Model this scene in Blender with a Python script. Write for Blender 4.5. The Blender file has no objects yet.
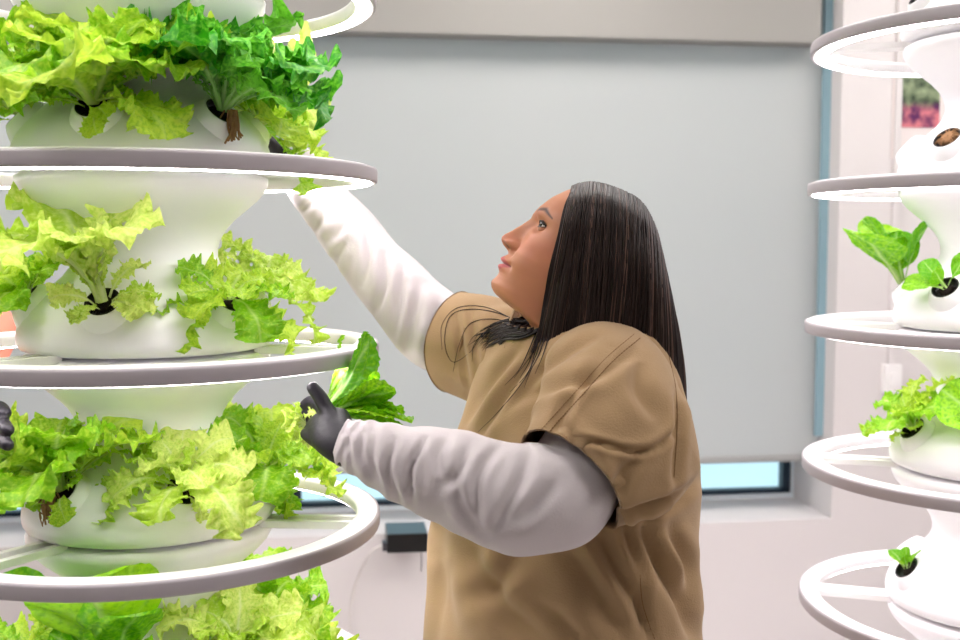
import bpy, math, random
import numpy as np
from mathutils import Vector, Matrix, Quaternion
from mathutils.bvhtree import BVHTree

random.seed(7)
rng = np.random.default_rng(7)
SC = bpy.context.scene
COL = SC.collection
PI = math.pi
R = math.radians

# ------------------------------------------------------------------ camera
F = 1080.0
EYE = 1.55
PITCH = math.atan(79.0 / F)
KD = 1080.0 / 1190.0      # depths below were measured with a longer lens
cd = bpy.data.cameras.new('camera')
cam = bpy.data.objects.new('camera', cd)
COL.objects.link(cam)
cam.location = (0, 0, EYE)
cam.rotation_euler = (PI / 2 - PITCH, 0, 0)
cd.sensor_width = 36
cd.lens = 36 * F / 960
cd.clip_start = 0.05
cd.dof.use_dof = True
cd.dof.focus_distance = 1.57
cd.dof.aperture_fstop = 4.0
SC.camera = cam
CP, SP = math.cos(PITCH), math.sin(PITCH)


def P(px, py, Y):
    return PR(px, py, Y * KD)


def PR(px, py, Y):
    """world point at forward distance Y seen at pixel px, py"""
    u = (px - 480) / F
    v = (320 - py) / F
    d = np.array([u, CP + v * SP, -SP + v * CP])
    return d * (Y / d[1]) + np.array([0, 0, EYE])


def proj(V):
    V = np.asarray(V, float)
    x = V[..., 0]
    y = V[..., 1]
    z = V[..., 2] - EYE
    fw = y * CP - z * SP
    up = y * SP + z * CP
    return 480 + F * x / fw, 320 - F * up / fw


# ------------------------------------------------------------------ materials
def srgb(c):
    c = np.array(c, float) / 255
    return tuple(np.where(c <= .04045, c / 12.92, ((c + .055) / 1.055) ** 2.4)) + (1.0,)


class NT:
    def __init__(self, name):
        self.m = bpy.data.materials.new(name)
        self.m.use_nodes = True
        self.n = self.m.node_tree.nodes
        self.l = self.m.node_tree.links
        self.b = self.n['Principled BSDF']
        self.o = self.n['Material Output']

    def add(self, t, **kw):
        x = self.n.new(t)
        for k, v in kw.items():
            if hasattr(x, k):
                setattr(x, k, v)
            else:
                x.inputs[k.replace('_', ' ')].default_value = v
        return x

    def link(self, a, b):
        self.l.new(a, b)


def pmat(name, col, rough=.5, spec=.5, metal=0., noise=0, nscale=8, bump=0, bscale=60, sheen=0, coat=0, stretch=None, alpha=1):
    t = NT(name)
    c = srgb(col)
    t.b.inputs['Base Color'].default_value = c
    t.b.inputs['Roughness'].default_value = rough
    t.b.inputs['Specular IOR Level'].default_value = spec
    t.b.inputs['Metallic'].default_value = metal
    t.b.inputs['Sheen Weight'].default_value = sheen
    t.b.inputs['Coat Weight'].default_value = coat
    tc = t.add('ShaderNodeTexCoord')
    src = tc.outputs['Object']
    if stretch:
        mp = t.add('ShaderNodeMapping')
        mp.inputs['Scale'].default_value = stretch
        t.link(src, mp.inputs[0])
        src = mp.outputs[0]
    if noise:
        nz = t.add('ShaderNodeTexNoise', Scale=nscale, Detail=4.0)
        t.link(src, nz.inputs['Vector'])
        hs = t.add('ShaderNodeMapRange')
        hs.inputs['To Min'].default_value = 1 - noise
        hs.inputs['To Max'].default_value = 1 + noise
        t.link(nz.outputs['Fac'], hs.inputs[0])
        mx = t.add('ShaderNodeVectorMath', operation='SCALE')
        mx.inputs[0].default_value = c[:3]
        t.link(hs.outputs[0], mx.inputs['Scale'])
        t.link(mx.outputs[0], t.b.inputs['Base Color'])
    if bump:
        nb = t.add('ShaderNodeTexNoise', Scale=bscale, Detail=5.0)
        t.link(src, nb.inputs['Vector'])
        bp = t.add('ShaderNodeBump', Strength=bump, Distance=.004)
        t.link(nb.outputs['Fac'], bp.inputs['Height'])
        t.link(bp.outputs[0], t.b.inputs['Normal'])
    return t.m


def emat(name, col, s):
    t = NT(name)
    t.b.inputs['Base Color'].default_value = srgb(col)
    t.b.inputs['Emission Color'].default_value = srgb(col)
    t.b.inputs['Emission Strength'].default_value = s
    return t.m


def leafmat(name, dark, light, vein, trans=.4):
    t = NT(name)
    tc = t.add('ShaderNodeTexCoord')
    nz = t.add('ShaderNodeTexNoise', Scale=28.0, Detail=3.0)
    t.link(tc.outputs['Object'], nz.inputs['Vector'])
    rp = t.add('ShaderNodeValToRGB')
    rp.color_ramp.elements[0].position = .33
    rp.color_ramp.elements[1].position = .68
    rp.color_ramp.elements[0].color = srgb(dark)
    rp.color_ramp.elements[1].color = srgb(light)
    oi = t.add('ShaderNodeObjectInfo')
    ad = t.add('ShaderNodeMath', operation='MULTIPLY_ADD')
    ad.inputs[1].default_value = .35
    t.link(oi.outputs['Random'], ad.inputs[0])
    sb = t.add('ShaderNodeMath', operation='SUBTRACT')
    sb.inputs[1].default_value = .17
    t.link(nz.outputs['Fac'], sb.inputs[0])
    t.link(sb.outputs[0], ad.inputs[2])
    t.link(ad.outputs[0], rp.inputs[0])
    at = t.add('ShaderNodeAttribute', attribute_name='vein')
    mx = t.add('ShaderNodeMix', data_type='RGBA')
    t.link(at.outputs['Fac'], mx.inputs[0])
    t.link(rp.outputs[0], mx.inputs[6])
    mx.inputs[7].default_value = srgb(vein)
    t.link(mx.outputs[2], t.b.inputs['Base Color'])
    t.b.inputs['Roughness'].default_value = .42
    t.b.inputs['Specular IOR Level'].default_value = .4
    tr = t.add('ShaderNodeBsdfTranslucent')
    t.link(mx.outputs[2], tr.inputs['Color'])
    ms = t.add('ShaderNodeMixShader')
    ms.inputs[0].default_value = trans
    t.link(t.b.outputs[0], ms.inputs[1])
    t.link(tr.outputs[0], ms.inputs[2])
    t.link(ms.outputs[0], t.o.inputs['Surface'])
    bp = t.add('ShaderNodeBump', Strength=.35, Distance=.002)
    nb = t.add('ShaderNodeTexNoise', Scale=120.0, Detail=2.0)
    t.link(tc.outputs['Object'], nb.inputs['Vector'])
    t.link(nb.outputs['Fac'], bp.inputs['Height'])
    t.link(bp.outputs[0], t.b.inputs['Normal'])
    return t.m


M = {}
M['wall'] = pmat('wall_paint', (215, 210, 210), .7, .2, bump=.05, bscale=200)
M['floor'] = pmat('floor_tile', (205, 200, 196), .4, noise=.05, nscale=3)
M['ceil'] = pmat('ceiling_paint', (238, 238, 236), .8, .2)
M['white_plastic'] = pmat('white_plastic', (240, 238, 238), .35, .4)
M['tower'] = pmat('tower_plastic', (246, 245, 248), .38, .35, bump=.02, bscale=30)
M['rim'] = pmat('rim_shade_grey', (182, 175, 180), .45, .4)  # rim is white plastic; shade on its upright face is put into this grey
M['led'] = emat('led_light', (255, 246, 250), 13.0)
M['black'] = pmat('black_plastic', (14, 13, 14), .3, .5)
M['soil'] = pmat('dark_plug', (30, 22, 18), .9, .2, noise=.5, nscale=120, bump=.6, bscale=200)
M['root'] = pmat('root_fibre', (150, 112, 78), .8, .2, noise=.35, nscale=120)
M['cassette'] = pmat('cassette_grey', (150, 148, 144), .5, .3)
M['frame_white'] = pmat('window_frame_white', (225, 232, 236), .4, .4)
M['frame_dark'] = pmat('window_sash_dark', (24, 42, 58), .4, .4)
M['khaki'] = pmat('khaki_cotton', (165, 136, 101), .85, .15, noise=.06, nscale=14, bump=.25, bscale=420, sheen=.15)
M['stitch'] = pmat('khaki_stitch', (120, 88, 58), .9, .1)
M['shirt'] = pmat('white_jersey', (203, 195, 197), .85, .15, bump=.2, bscale=300, sheen=.2)
M['salmon'] = pmat('salmon_jersey', (226, 140, 118), .85, .15, bump=.2, bscale=300)
M['trouser'] = pmat('dark_trouser', (60, 58, 62), .8, .2)
M['shoe'] = pmat('dark_shoe', (30, 28, 28), .5, .3)
M['glove'] = pmat('black_nitrile', (30, 27, 35), .5, .4, bump=.25, bscale=110)
M['cord'] = pmat('white_cord', (215, 210, 208), .5, .3)
M['lash'] = pmat('lash_dark', (22, 15, 13), .7, .1)
M['frilly'] = leafmat('frilly_leaf', (134, 196, 20), (208, 234, 78), (228, 242, 165), .45)
M['pale'] = leafmat('pale_leaf', (178, 214, 58), (228, 241, 136), (240, 246, 200), .48)
M['kale'] = leafmat('dark_curly_leaf', (46, 150, 12), (134, 216, 62), (190, 226, 150), .32)
M['romaine'] = leafmat('smooth_leaf', (92, 172, 6), (160, 216, 24), (222, 240, 170), .38)


M['spoon'] = M['romaine']


def skinmat():
    t = NT('skin')
    at = t.add('ShaderNodeAttribute', attribute_name='tint')
    tc = t.add('ShaderNodeTexCoord')
    nz = t.add('ShaderNodeTexNoise', Scale=45.0, Detail=4.0)
    t.link(tc.outputs['Object'], nz.inputs['Vector'])
    mr = t.add('ShaderNodeMapRange')
    mr.inputs['To Min'].default_value = .92
    mr.inputs['To Max'].default_value = 1.08
    t.link(nz.outputs['Fac'], mr.inputs[0])
    vm = t.add('ShaderNodeVectorMath', operation='SCALE')
    t.link(at.outputs['Color'], vm.inputs[0])
    t.link(mr.outputs[0], vm.inputs['Scale'])
    t.link(vm.outputs[0], t.b.inputs['Base Color'])
    t.b.inputs['Roughness'].default_value = .48
    t.b.inputs['Specular IOR Level'].default_value = .4
    t.b.inputs['Subsurface Weight'].default_value = .12
    t.b.inputs['Subsurface Radius'].default_value = (.01, .004, .002)
    t.b.inputs['Subsurface Scale'].default_value = .5
    return t.m


M['skin'] = skinmat()


def hairmat():
    t = NT('dark_hair')
    at = t.add('ShaderNodeAttribute', attribute_name='tint')
    t.link(at.outputs['Color'], t.b.inputs['Base Color'])
    t.b.inputs['Roughness'].default_value = .45
    t.b.inputs['Specular IOR Level'].default_value = .25
    return t.m


M['hair'] = hairmat()


def eyemat():
    t = NT('eye')
    at = t.add('ShaderNodeAttribute', attribute_name='tint')
    t.link(at.outputs['Color'], t.b.inputs['Base Color'])
    t.b.inputs['Roughness'].default_value = .08
    return t.m


M['eye'] = eyemat()


def blindmat():
    t = NT('blind_fabric')
    c = srgb((205, 205, 203))
    t.b.inputs['Base Color'].default_value = c
    t.b.inputs['Roughness'].default_value = .9
    t.b.inputs['Specular IOR Level'].default_value = .1
    tr = t.add('ShaderNodeBsdfTranslucent')
    tr.inputs['Color'].default_value = c
    ms = t.add('ShaderNodeMixShader')
    ms.inputs[0].default_value = .35
    t.link(t.b.outputs[0], ms.inputs[1])
    t.link(tr.outputs[0], ms.inputs[2])
    t.link(ms.outputs[0], t.o.inputs['Surface'])
    tc = t.add('ShaderNodeTexCoord')
    wv = t.add('ShaderNodeTexNoise', Scale=600.0, Detail=1.0)
    t.link(tc.outputs['Object'], wv.inputs['Vector'])
    bp = t.add('ShaderNodeBump', Strength=.08, Distance=.001)
    t.link(wv.outputs['Fac'], bp.inputs['Height'])
    t.link(bp.outputs[0], t.b.inputs['Normal'])
    return t.m


M['blind'] = blindmat()


def glassmat():
    t = NT('window_glass')
    tr = t.add('ShaderNodeBsdfTransparent')
    tr.inputs['Color'].default_value = (.93, .97, .98, 1)
    gl = t.add('ShaderNodeBsdfGlossy')
    gl.inputs['Roughness'].default_value = .02
    fr = t.add('ShaderNodeFresnel', IOR=1.45)
    ms = t.add('ShaderNodeMixShader')
    t.link(fr.outputs[0], ms.inputs[0])
    t.link(tr.outputs[0], ms.inputs[1])
    t.link(gl.outputs[0], ms.inputs[2])
    t.link(ms.outputs[0], t.o.inputs['Surface'])
    return t.m


M['glass'] = glassmat()


# ------------------------------------------------------------------ mesh helpers
def mkmesh(name, V, Fc, mat=None, smooth=True, tint=None, vein=None):
    me = bpy.data.meshes.new(name)
    me.from_pydata([tuple(map(float, v)) for v in V], [], [tuple(map(int, f)) for f in Fc])
    if smooth:
        me.polygons.foreach_set('use_smooth', [True] * len(me.polygons))
    if tint is not None:
        a = me.color_attributes.new('tint', 'FLOAT_COLOR', 'POINT')
        a.data.foreach_set('color', np.asarray(tint, np.float32).ravel())
    if vein is not None:
        a = me.attributes.new('vein', 'FLOAT', 'POINT')
        a.data.foreach_set('value', np.asarray(vein, np.float32))
    if mat:
        me.materials.append(mat)
    me.update()
    return me


def link(name, me, parent=None, loc=(0, 0, 0)):
    o = bpy.data.objects.new(name, me)
    COL.objects.link(o)
    o.location = loc
    if parent:
        o.parent = parent
    return o


def empty(name, loc, label=None, cat=None, group=None, rz=0):
    o = bpy.data.objects.new(name, None)
    COL.objects.link(o)
    o.empty_display_size = .05
    o.location = loc
    o.rotation_euler = (0, 0, rz)
    tag(o, label, cat, group)
    return o


def tag(o, label=None, cat=None, group=None, kind=None):
    if label:
        o['label'] = label
    if cat:
        o['category'] = cat
    if group:
        o['group'] = group
    if kind:
        o['kind'] = kind
    return o


class MB:
    """collects pieces of one mesh"""

    def __init__(self):
        self.V = []
        self.F = []
        self.T = []
        self.n = 0

    def add(self, V, Fc, tint=None):
        V = np.asarray(V, float).reshape(-1, 3)
        self.V.append(V)
        self.F += [tuple(i + self.n for i in f) for f in Fc]
        if tint is not None:
            tint = np.asarray(tint, float)
            if tint.ndim == 1:
                tint = np.tile(tint, (len(V), 1))
            self.T.append(tint)
        self.n += len(V)
        return self

    def box(self, a, b, fr=None):
        x0, y0, z0 = a
        x1, y1, z1 = b
        v = np.array([(x, y, z) for x in (x0, x1) for y in (y0, y1) for z in (z0, z1)], float)
        if fr is not None:
            v = fr(v)
        self.add(v, [(0, 1, 3, 2), (4, 6, 7, 5), (0, 4, 5, 1), (2, 3, 7, 6), (0, 2, 6, 4), (1, 5, 7, 3)])
        return self

    def grid(self, G, closed=True, cap0=False, cap1=False, tint=None):
        G = np.asarray(G, float)
        nu, nv = G.shape[:2]
        fs = gridfaces(nu, nv, closed)
        V = G.reshape(-1, 3)
        if tint is not None:
            tint = np.asarray(tint, float)
            tint = np.tile(tint, (len(V), 1)) if tint.ndim == 1 else tint.reshape(-1, 4)
        if cap0:
            V = np.vstack([V, G[0].mean(0)])
            if tint is not None:
                tint = np.vstack([tint, tint[0]])
            k = len(V) - 1
            fs += [(k, (j + 1) % nv, j) for j in range(nv)]
        if cap1:
            V = np.vstack([V, G[-1].mean(0)])
            if tint is not None:
                tint = np.vstack([tint, tint[nu * nv - 1]])
            k = len(V) - 1
            b = (nu - 1) * nv
            fs += [(k, b + j, b + (j + 1) % nv) for j in range(nv)]
        return self.add(V, fs, tint)

    def build(self, name, mat, parent=None, off=(0, 0, 0), smooth=True, loc=(0, 0, 0)):
        V = np.vstack(self.V) - np.asarray(off, float)
        T = np.vstack(self.T) if self.T else None
        return link(name, mkmesh(name, V, self.F, mat, smooth, T), parent, loc)


def gridfaces(nu, nv, closed):
    fs = []
    for i in range(nu - 1):
        for j in range(nv if closed else nv - 1):
            k = (j + 1) % nv
            fs.append((i * nv + j, i * nv + k, (i + 1) * nv + k, (i + 1) * nv + j))
    return fs


def catmull(pts, n):
    pts = np.asarray(pts, float)
    if pts.ndim == 1:
        pts = pts[:, None]
    k = len(pts)
    if k == 2:
        t = np.linspace(0, 1, n)[:, None]
        return pts[0] * (1 - t) + pts[1] * t
    p = np.vstack([2 * pts[0] - pts[1], pts, 2 * pts[-1] - pts[-2]])
    out = []
    for t in np.linspace(0, k - 1, n):
        i = min(int(t), k - 2)
        f = t - i
        a, b, c, d = p[i], p[i + 1], p[i + 2], p[i + 3]
        out.append(.5 * ((2 * b) + (-a + c) * f + (2 * a - 5 * b + 4 * c - d) * f * f + (-a + 3 * b - 3 * c + d) * f ** 3))
    return np.array(out)


def nrm(v):
    v = np.asarray(v, float)
    return v / (np.linalg.norm(v, axis=-1, keepdims=True) + 1e-12)


def tubegrid(path, ra, rb=None, nv=16, n=None, up=(0, 0, 1), rnd=False):
    """loft of ellipses (ra sideways, rb along 'up') along a path"""
    path = np.asarray(path, float)
    ra = np.asarray(ra, float) * np.ones(len(path))
    rb = ra if rb is None else np.asarray(rb, float) * np.ones(len(path))
    if n:
        path = catmull(path, n)
        ra = catmull(ra, n)[:, 0]
        rb = catmull(rb, n)[:, 0]
    m = len(path)
    T = nrm(np.gradient(path, axis=0))
    G = []
    u = np.array(up, float)
    for i in range(m):
        s = np.cross(T[i], u)
        if np.linalg.norm(s) < .05:
            s = np.cross(T[i], (1, .1, 0))
        s = nrm(s)
        w = nrm(np.cross(s, T[i]))
        u = w if not rnd else u
        th = np.linspace(0, 2 * PI, nv, endpoint=False)
        G.append(path[i] + np.outer(np.cos(th) * ra[i], s) + np.outer(np.sin(th) * rb[i], w))
    return np.array(G)


def roundtube(path, r, nv=12, n=24, flat=1.0, up=(0, 0, 1)):
    """tube with rounded ends"""
    p = catmull(path, n)
    rr = catmull(r, n)[:, 0]
    d0 = nrm(p[0] - p[1])
    d1 = nrm(p[-1] - p[-2])
    pa, ra, pb, rb = [], [], [], []
    for a in (80, 60, 40, 20):
        pa.append(p[0] + d0 * rr[0] * math.sin(R(a)))
        ra.append(rr[0] * math.cos(R(a)))
    for a in (20, 40, 60, 80):
        pb.append(p[-1] + d1 * rr[-1] * math.sin(R(a)))
        rb.append(rr[-1] * math.cos(R(a)))
    p = np.vstack([pa, p, pb])
    rr = np.concatenate([ra, rr, rb])
    return tubegrid(p, rr, rr * flat, nv=nv, up=up)


def lathe(prof, n=48, z0=0):
    prof = np.asarray(prof, float)
    th = np.linspace(0, 2 * PI, n, endpoint=False)
    return np.stack([np.outer(prof[:, 0], np.cos(th)), np.outer(prof[:, 0], np.sin(th)),
                     np.repeat(prof[:, 1:2] + z0, n, 1)], -1)


def voxel(name, V, Fc, size, smooth_it, mat, parent, off=(0, 0, 0)):
    me = mkmesh('tmp', V, Fc)
    o = bpy.data.objects.new('tmp', me)
    COL.objects.link(o)
    m = o.modifiers.new('r', 'REMESH')
    m.mode = 'VOXEL'
    m.voxel_size = size
    if smooth_it:
        s = o.modifiers.new('s', 'SMOOTH')
        s.iterations = smooth_it
        s.factor = .5
    bpy.context.view_layer.update()
    dg = bpy.context.evaluated_depsgraph_get()
    ev = bpy.data.meshes.new_from_object(o.evaluated_get(dg))
    bpy.data.objects.remove(o)
    ev.name = name
    ev.materials.clear()
    ev.materials.append(mat)
    ev.polygons.foreach_set('use_smooth', [True] * len(ev.polygons))
    ev.transform(Matrix.Translation(-Vector(off)))
    return link(name, ev, parent)


# ------------------------------------------------------------------ room
YAW = R(7.4)
W0 = np.array([0, 3.45 * KD, 0])
WU = np.array([math.cos(YAW), math.sin(YAW), 0])
WN = np.array([-math.sin(YAW), math.cos(YAW), 0])


def wall_fr(v):
    v = np.asarray(v, float)
    return W0 + np.outer(v[:, 0], WU) + np.outer(v[:, 1], WN) + np.outer(v[:, 2], (0, 0, 1))


def onwall(px, py, d=0.):
    a = P(px, py, 1.0)
    o = np.array([0, 0, EYE])
    r = a - o
    k = ((W0 + WN * d - o) @ WN) / (r @ WN)
    q = o + r * k
    return (q - W0) @ WU, q[2]


CEIL = 2.75
u_r = onwall(833, 450)[0]
z_sill = onwall(760, 521)[1]
UL, UR = -4.2, 3.0
WIN_L = -2.6
WIN_T = 2.55
DEP = .28


def struct(o):
    o['kind'] = 'structure'
    return o


b = MB()
b.box((UL, 0, 0), (UR, .4, z_sill), wall_fr)
b.box((UL, 0, z_sill), (WIN_L, .4, CEIL), wall_fr)
b.box((u_r, 0, z_sill), (UR, .4, CEIL), wall_fr)
b.box((WIN_L, 0, WIN_T), (u_r, .4, CEIL), wall_fr)
struct(b.build('wall_back', M['wall'], smooth=False))

XL, XR, YB = -3.4, 2.9, -3.0
b = MB().box((XL - 1, YB - .4, -.1), (XR + .6, 4.6, 0))
struct(b.build('floor', M['floor'], smooth=False))
b = MB().box((XL - 1, YB - .4, CEIL), (XR + .6, 4.6, CEIL + .1))
struct(b.build('ceiling', M['ceil'], smooth=False))
b = MB().box((XL - .1, YB, 0), (XL, 3.6, CEIL))
struct(b.build('wall_left', M['wall'], smooth=False))
b = MB().box((XR, YB, 0), (XR + .1, 3.8, CEIL))
struct(b.build('wall_right', M['wall'], smooth=False))
b = MB().box((XL, YB - .1, 0), (XR, YB, CEIL))
struct(b.build('wall_front', M['wall'], smooth=False))

# window: frame, sash, glass
win = empty('window_1', tuple(W0))
struct(win)
zf = onwall(740, 495, DEP)[1]
uf = onwall(792, 480, DEP)[0]
fb = MB()
zb = z_sill - .005
fb.box((WIN_L, DEP, zb), (u_r + .0, DEP + .06, zf), wall_fr)
fb.box((uf, DEP, zf), (u_r, DEP + .06, WIN_T), wall_fr)
fb.box((WIN_L, DEP, zf), (WIN_L + .06, DEP + .06, WIN_T), wall_fr)
fb.build('window_frame', M['frame_white'], win, W0, smooth=False)
sb = MB()
s1 = .026
sb.box((WIN_L + .06, DEP + .015, zf), (uf, DEP + .05, zf + .014), wall_fr)
sb.box((uf - s1, DEP + .015, zf), (uf, DEP + .05, WIN_T), wall_fr)
for mu in (-.55,):
    sb.box((mu - .02, DEP + .015, zf), (mu + .02, DEP + .05, WIN_T), wall_fr)
sb.build('window_sash', M['frame_dark'], win, W0, smooth=False)
gb = MB().box((WIN_L + .06, DEP + .03, zf + .01), (uf - s1, DEP + .034, WIN_T), wall_fr)
gb.build('window_glass', M['glass'], win, W0, smooth=False)
# raised sill step in front of the frame
st = MB().box((WIN_L, .2, z_sill - .002), (u_r, DEP, onwall(760, 508, .2)[1]), wall_fr)
st.build('window_sill', M['white_plastic'], win, W0, smooth=False)

# roller blind with its cassette
u_b = onwall(818, 450, .1)[0]
z_bb = onwall(740, 463, .1)[1]
z_ct = onwall(600, 38, .03)[1]
rb = empty('roller_blind', tuple(W0 + WU * 0 + WN * .1 + np.array([0, 0, z_bb])),
           'pale grey translucent roller blind drawn down over the window', 'window blind')
off = W0 + WN * .1 + np.array([0, 0, z_bb])
nb_, nz_ = 60, 40
us = np.linspace(WIN_L + .03, u_b, nb_)
zs = np.linspace(z_bb + .02, WIN_T - .08, nz_)
G = np.zeros((nz_, nb_, 3))
for i, z in enumerate(zs):
    dd = .1 + .003 * np.sin(us * 2.1 + z * .6)
    G[i] = wall_fr(np.stack([us, dd, np.full(nb_, z)], 1))
G2 = G + WN * .0015
mb = MB().grid(G, closed=False)
mb.build('blind_fabric', M['blind'], rb, off)
hb = MB().grid(tubegrid(np.array([wall_fr([(WIN_L + .03, .1, z_bb + .012)])[0], wall_fr([(u_b, .1, z_bb + .012)])[0]]), .006, .012, nv=14), cap0=True, cap1=True)
hb.build('bottom_bar', M['blind'], rb, off)
u_c = onwall(821, 20, .02)[0]
cb = MB().box((WIN_L + .02, .02, z_ct), (u_c, .13, WIN_T), wall_fr)
cb.build('cassette', M['cassette'], rb, off, smooth=False)

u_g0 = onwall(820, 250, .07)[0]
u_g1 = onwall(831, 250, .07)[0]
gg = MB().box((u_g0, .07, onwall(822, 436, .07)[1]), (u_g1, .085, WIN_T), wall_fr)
gg.build('daylight_strip', pmat('jamb_daylight_blue', (140, 172, 184), .35, .5), rb, off, smooth=False)  # added strip; blue daylight falling on the jamb is painted as its colour
# raceway strip and box on the right of the window
ua = onwall(890, 250)[0]
ub_ = onwall(896, 250)[0]
bz0, bz1 = onwall(888, 392)[1], onwall(888, 364)[1]
rw = MB().box((ua, -.012, bz1), (ub_, 0, CEIL), wall_fr)
tag(rw.build('cable_raceway', M['wall'], smooth=False), 'thin white vertical cable strip on the wall right of the window', 'cable cover')
sw = empty('wall_switch', tuple(wall_fr([((ua + ub_) / 2 - .01, 0, bz0)])[0]), 'small white switch box on the wall below the vertical strip', 'switch')
so = np.array(sw.location)
u0 = onwall(881, 370)[0]
u1 = onwall(898, 370)[0]
MB().box((u0, -.025, bz0), (u1, 0, bz1), wall_fr).build('plate', M['white_plastic'], sw, so, smooth=False)
MB().box((u0 + .018, -.032, bz0 + .025), (u1 - .018, -.024, bz1 - .025), wall_fr).build('rocker', M['white_plastic'], sw, so, smooth=False)

# poster
pu0, pz1 = onwall(893, 66)
pu1, pz0 = onwall(941, 160)
po = empty('poster', tuple(wall_fr([(pu0, -.002, pz0)])[0]), 'small white poster with a photo of green and purple plants on the right wall', 'poster')
poff = np.array(po.location)
MB().box((pu0, -.004, pz0), (pu1, -.0005, pz1), wall_fr).build('paper', pmat('poster_paper', (226, 216, 214), .6), po, poff, smooth=False)
qu0, qz1 = onwall(898, 71)
qu1, qz0 = onwall(938, 128)


def postermat():
    t = NT('poster_print')
    tc = t.add('ShaderNodeTexCoord')
    nz = t.add('ShaderNodeTexNoise', Scale=26.0, Detail=3.0)
    t.link(tc.outputs['Object'], nz.inputs['Vector'])
    r1 = t.add('ShaderNodeValToRGB')
    r1.color_ramp.elements[0].color = srgb((30, 52, 34))
    r1.color_ramp.elements[0].position = .35
    r1.color_ramp.elements[1].color = srgb((150, 165, 130))
    r1.color_ramp.elements[1].position = .68
    t.link(nz.outputs['Fac'], r1.inputs[0])
    r2 = t.add('ShaderNodeValToRGB')
    r2.color_ramp.elements[0].color = srgb((84, 28, 84))
    r2.color_ramp.elements[0].position = .4
    r2.color_ramp.elements[1].color = srgb((206, 120, 130))
    r2.color_ramp.elements[1].position = .62
    t.link(nz.outputs['Fac'], r2.inputs[0])
    sp = t.add('ShaderNodeSeparateXYZ')
    t.link(tc.outputs['Generated'], sp.inputs[0])
    ad = t.add('ShaderNodeMath', operation='MULTIPLY_ADD')
    ad.inputs[1].default_value = .35
    t.link(nz.outputs['Fac'], ad.inputs[0])
    t.link(sp.outputs[2], ad.inputs[2])
    mr = t.add('ShaderNodeMapRange')
    mr.inputs['From Min'].default_value = .5
    mr.inputs['From Max'].default_value = .62
    t.link(ad.outputs[0], mr.inputs[0])
    mx = t.add('ShaderNodeMix', data_type='RGBA')
    t.link(mr.outputs[0], mx.inputs[0])
    t.link(r2.outputs[0], mx.inputs[6])
    t.link(r1.outputs[0], mx.inputs[7])
    t.link(mx.outputs[2], t.b.inputs['Base Color'])
    t.b.inputs['Roughness'].default_value = .4
    return t.m


MB().box((qu0, -.006, qz0), (qu1, -.004, qz1), wall_fr).build('plant_photo', postermat(), po, poff, smooth=False)

# black box under the sill and cords
bx = empty('black_wall_box', tuple(wall_fr([(onwall(384, 540)[0], 0, .6)])[0]), 'glossy black box fixed to the wall just under the window sill', 'electrical box')
bo = np.array(bx.location)
du = .13
k0 = onwall(387, 540, -du)[0]
k1 = onwall(428, 540, -du)[0]
t1 = onwall(405, 534, -du)[1]
t0 = onwall(405, 553, -du)[1]
bb = MB().box((k0, -du, t0), (k1, 0, t1), wall_fr)
o = bb.build('housing', M['black'], bx, bo, smooth=False)
bv = o.modifiers.new('bevel', 'BEVEL')
bv.width = .003
bv.segments = 2
MB().box((k0 - .012, -du + .01, t0 + .004), (k0, -du + .04, t0 + .028), wall_fr).build('plug_socket', pmat('dark_grey_plastic', (70, 68, 74), .4), bx, bo, smooth=False)
c0 = wall_fr([(k0 - .006, -du + .02, t0 + .018)])[0]
cpts = [c0, c0 + np.array([-.03, 0, -.012])] + [P(*q) for q in ((366, 560, 3.3), (357, 580, 3.34), (351, 603, 3.36), (349, 640, 3.37))]
cpts += [np.array([cpts[-1][0], cpts[-1][1], .25]), np.array([cpts[-1][0] - .02, cpts[-1][1] - .03, .006])]
MB().grid(tubegrid(cpts, .0045, nv=8, n=50, up=(0, 1, .2)), cap0=True, cap1=True).build('power_cord', M['cord'], bx, bo)
d0 = wall_fr([(k1 - .018, -du + .02, t0)])[0]
MB().grid(tubegrid([d0, d0 + np.array([.001, .0, -.03]), d0 + np.array([.0, .0, -.06])], .0014, nv=6, n=8, up=(0, 1, 0)), cap0=True, cap1=True).build('pull_cord', M['black'], bx, bo)

# ceiling lights (above the picture); back-wall row added to brighten that wall
for i, (x, y) in enumerate([(-1.2, .9), (1.1, .9), (-1.1, 2.4), (0.3, 2.5), (1.7, 2.55)]):
    cl = empty('ceiling_light', (x, y, CEIL - .04), 'flat square ceiling light panel over the ' + ['left tower', 'right tower', 'left end of the window, added to brighten the back wall', 'middle of the window, added to brighten the back wall', 'poster wall, added to brighten the back wall'][i], 'ceiling light', 'ceiling light panels')
    MB().box((-.31, -.31, 0), (.31, .31, .04)).build('housing', M['white_plastic'], cl, smooth=False)
    MB().box((-.29, -.29, -.004), (.29, .29, 0)).build('diffuser', emat('panel_light', (255, 251, 248), 9.0), cl, smooth=False)

# ------------------------------------------------------------------ grow towers
S = .267
Z0 = .315
RINGS = [Z0 + S * k for k in range(0, 7)]          # .344 .. 1.874
PROF = [(.170, .004), (.183, .008), (.187, .014), (.1885, .024), (.187, .036), (.182, .050), (.172, .065), (.157, .080), (.139, .095),
        (.122, .110), (.111, .124), (.106, .138), (.106, .150), (.110, .163), (.119, .178), (.133, .193), (.150, .207),
        (.166, .220), (.177, .232), (.183, .243), (.184, .253), (.176, .258)]
PROF = [(a_, b_ * 1.035) for a_, b_ in PROF]
SEGME = MB().grid(lathe(PROF, 72), cap0=True, cap1=True)
seg_mesh = mkmesh('tower_segment', np.vstack(SEGME.V), SEGME.F, M['tower'])


def m_of(mb, name, mat, smooth=True):
    return mkmesh(name, np.vstack(mb.V), mb.F, mat, smooth)


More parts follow.
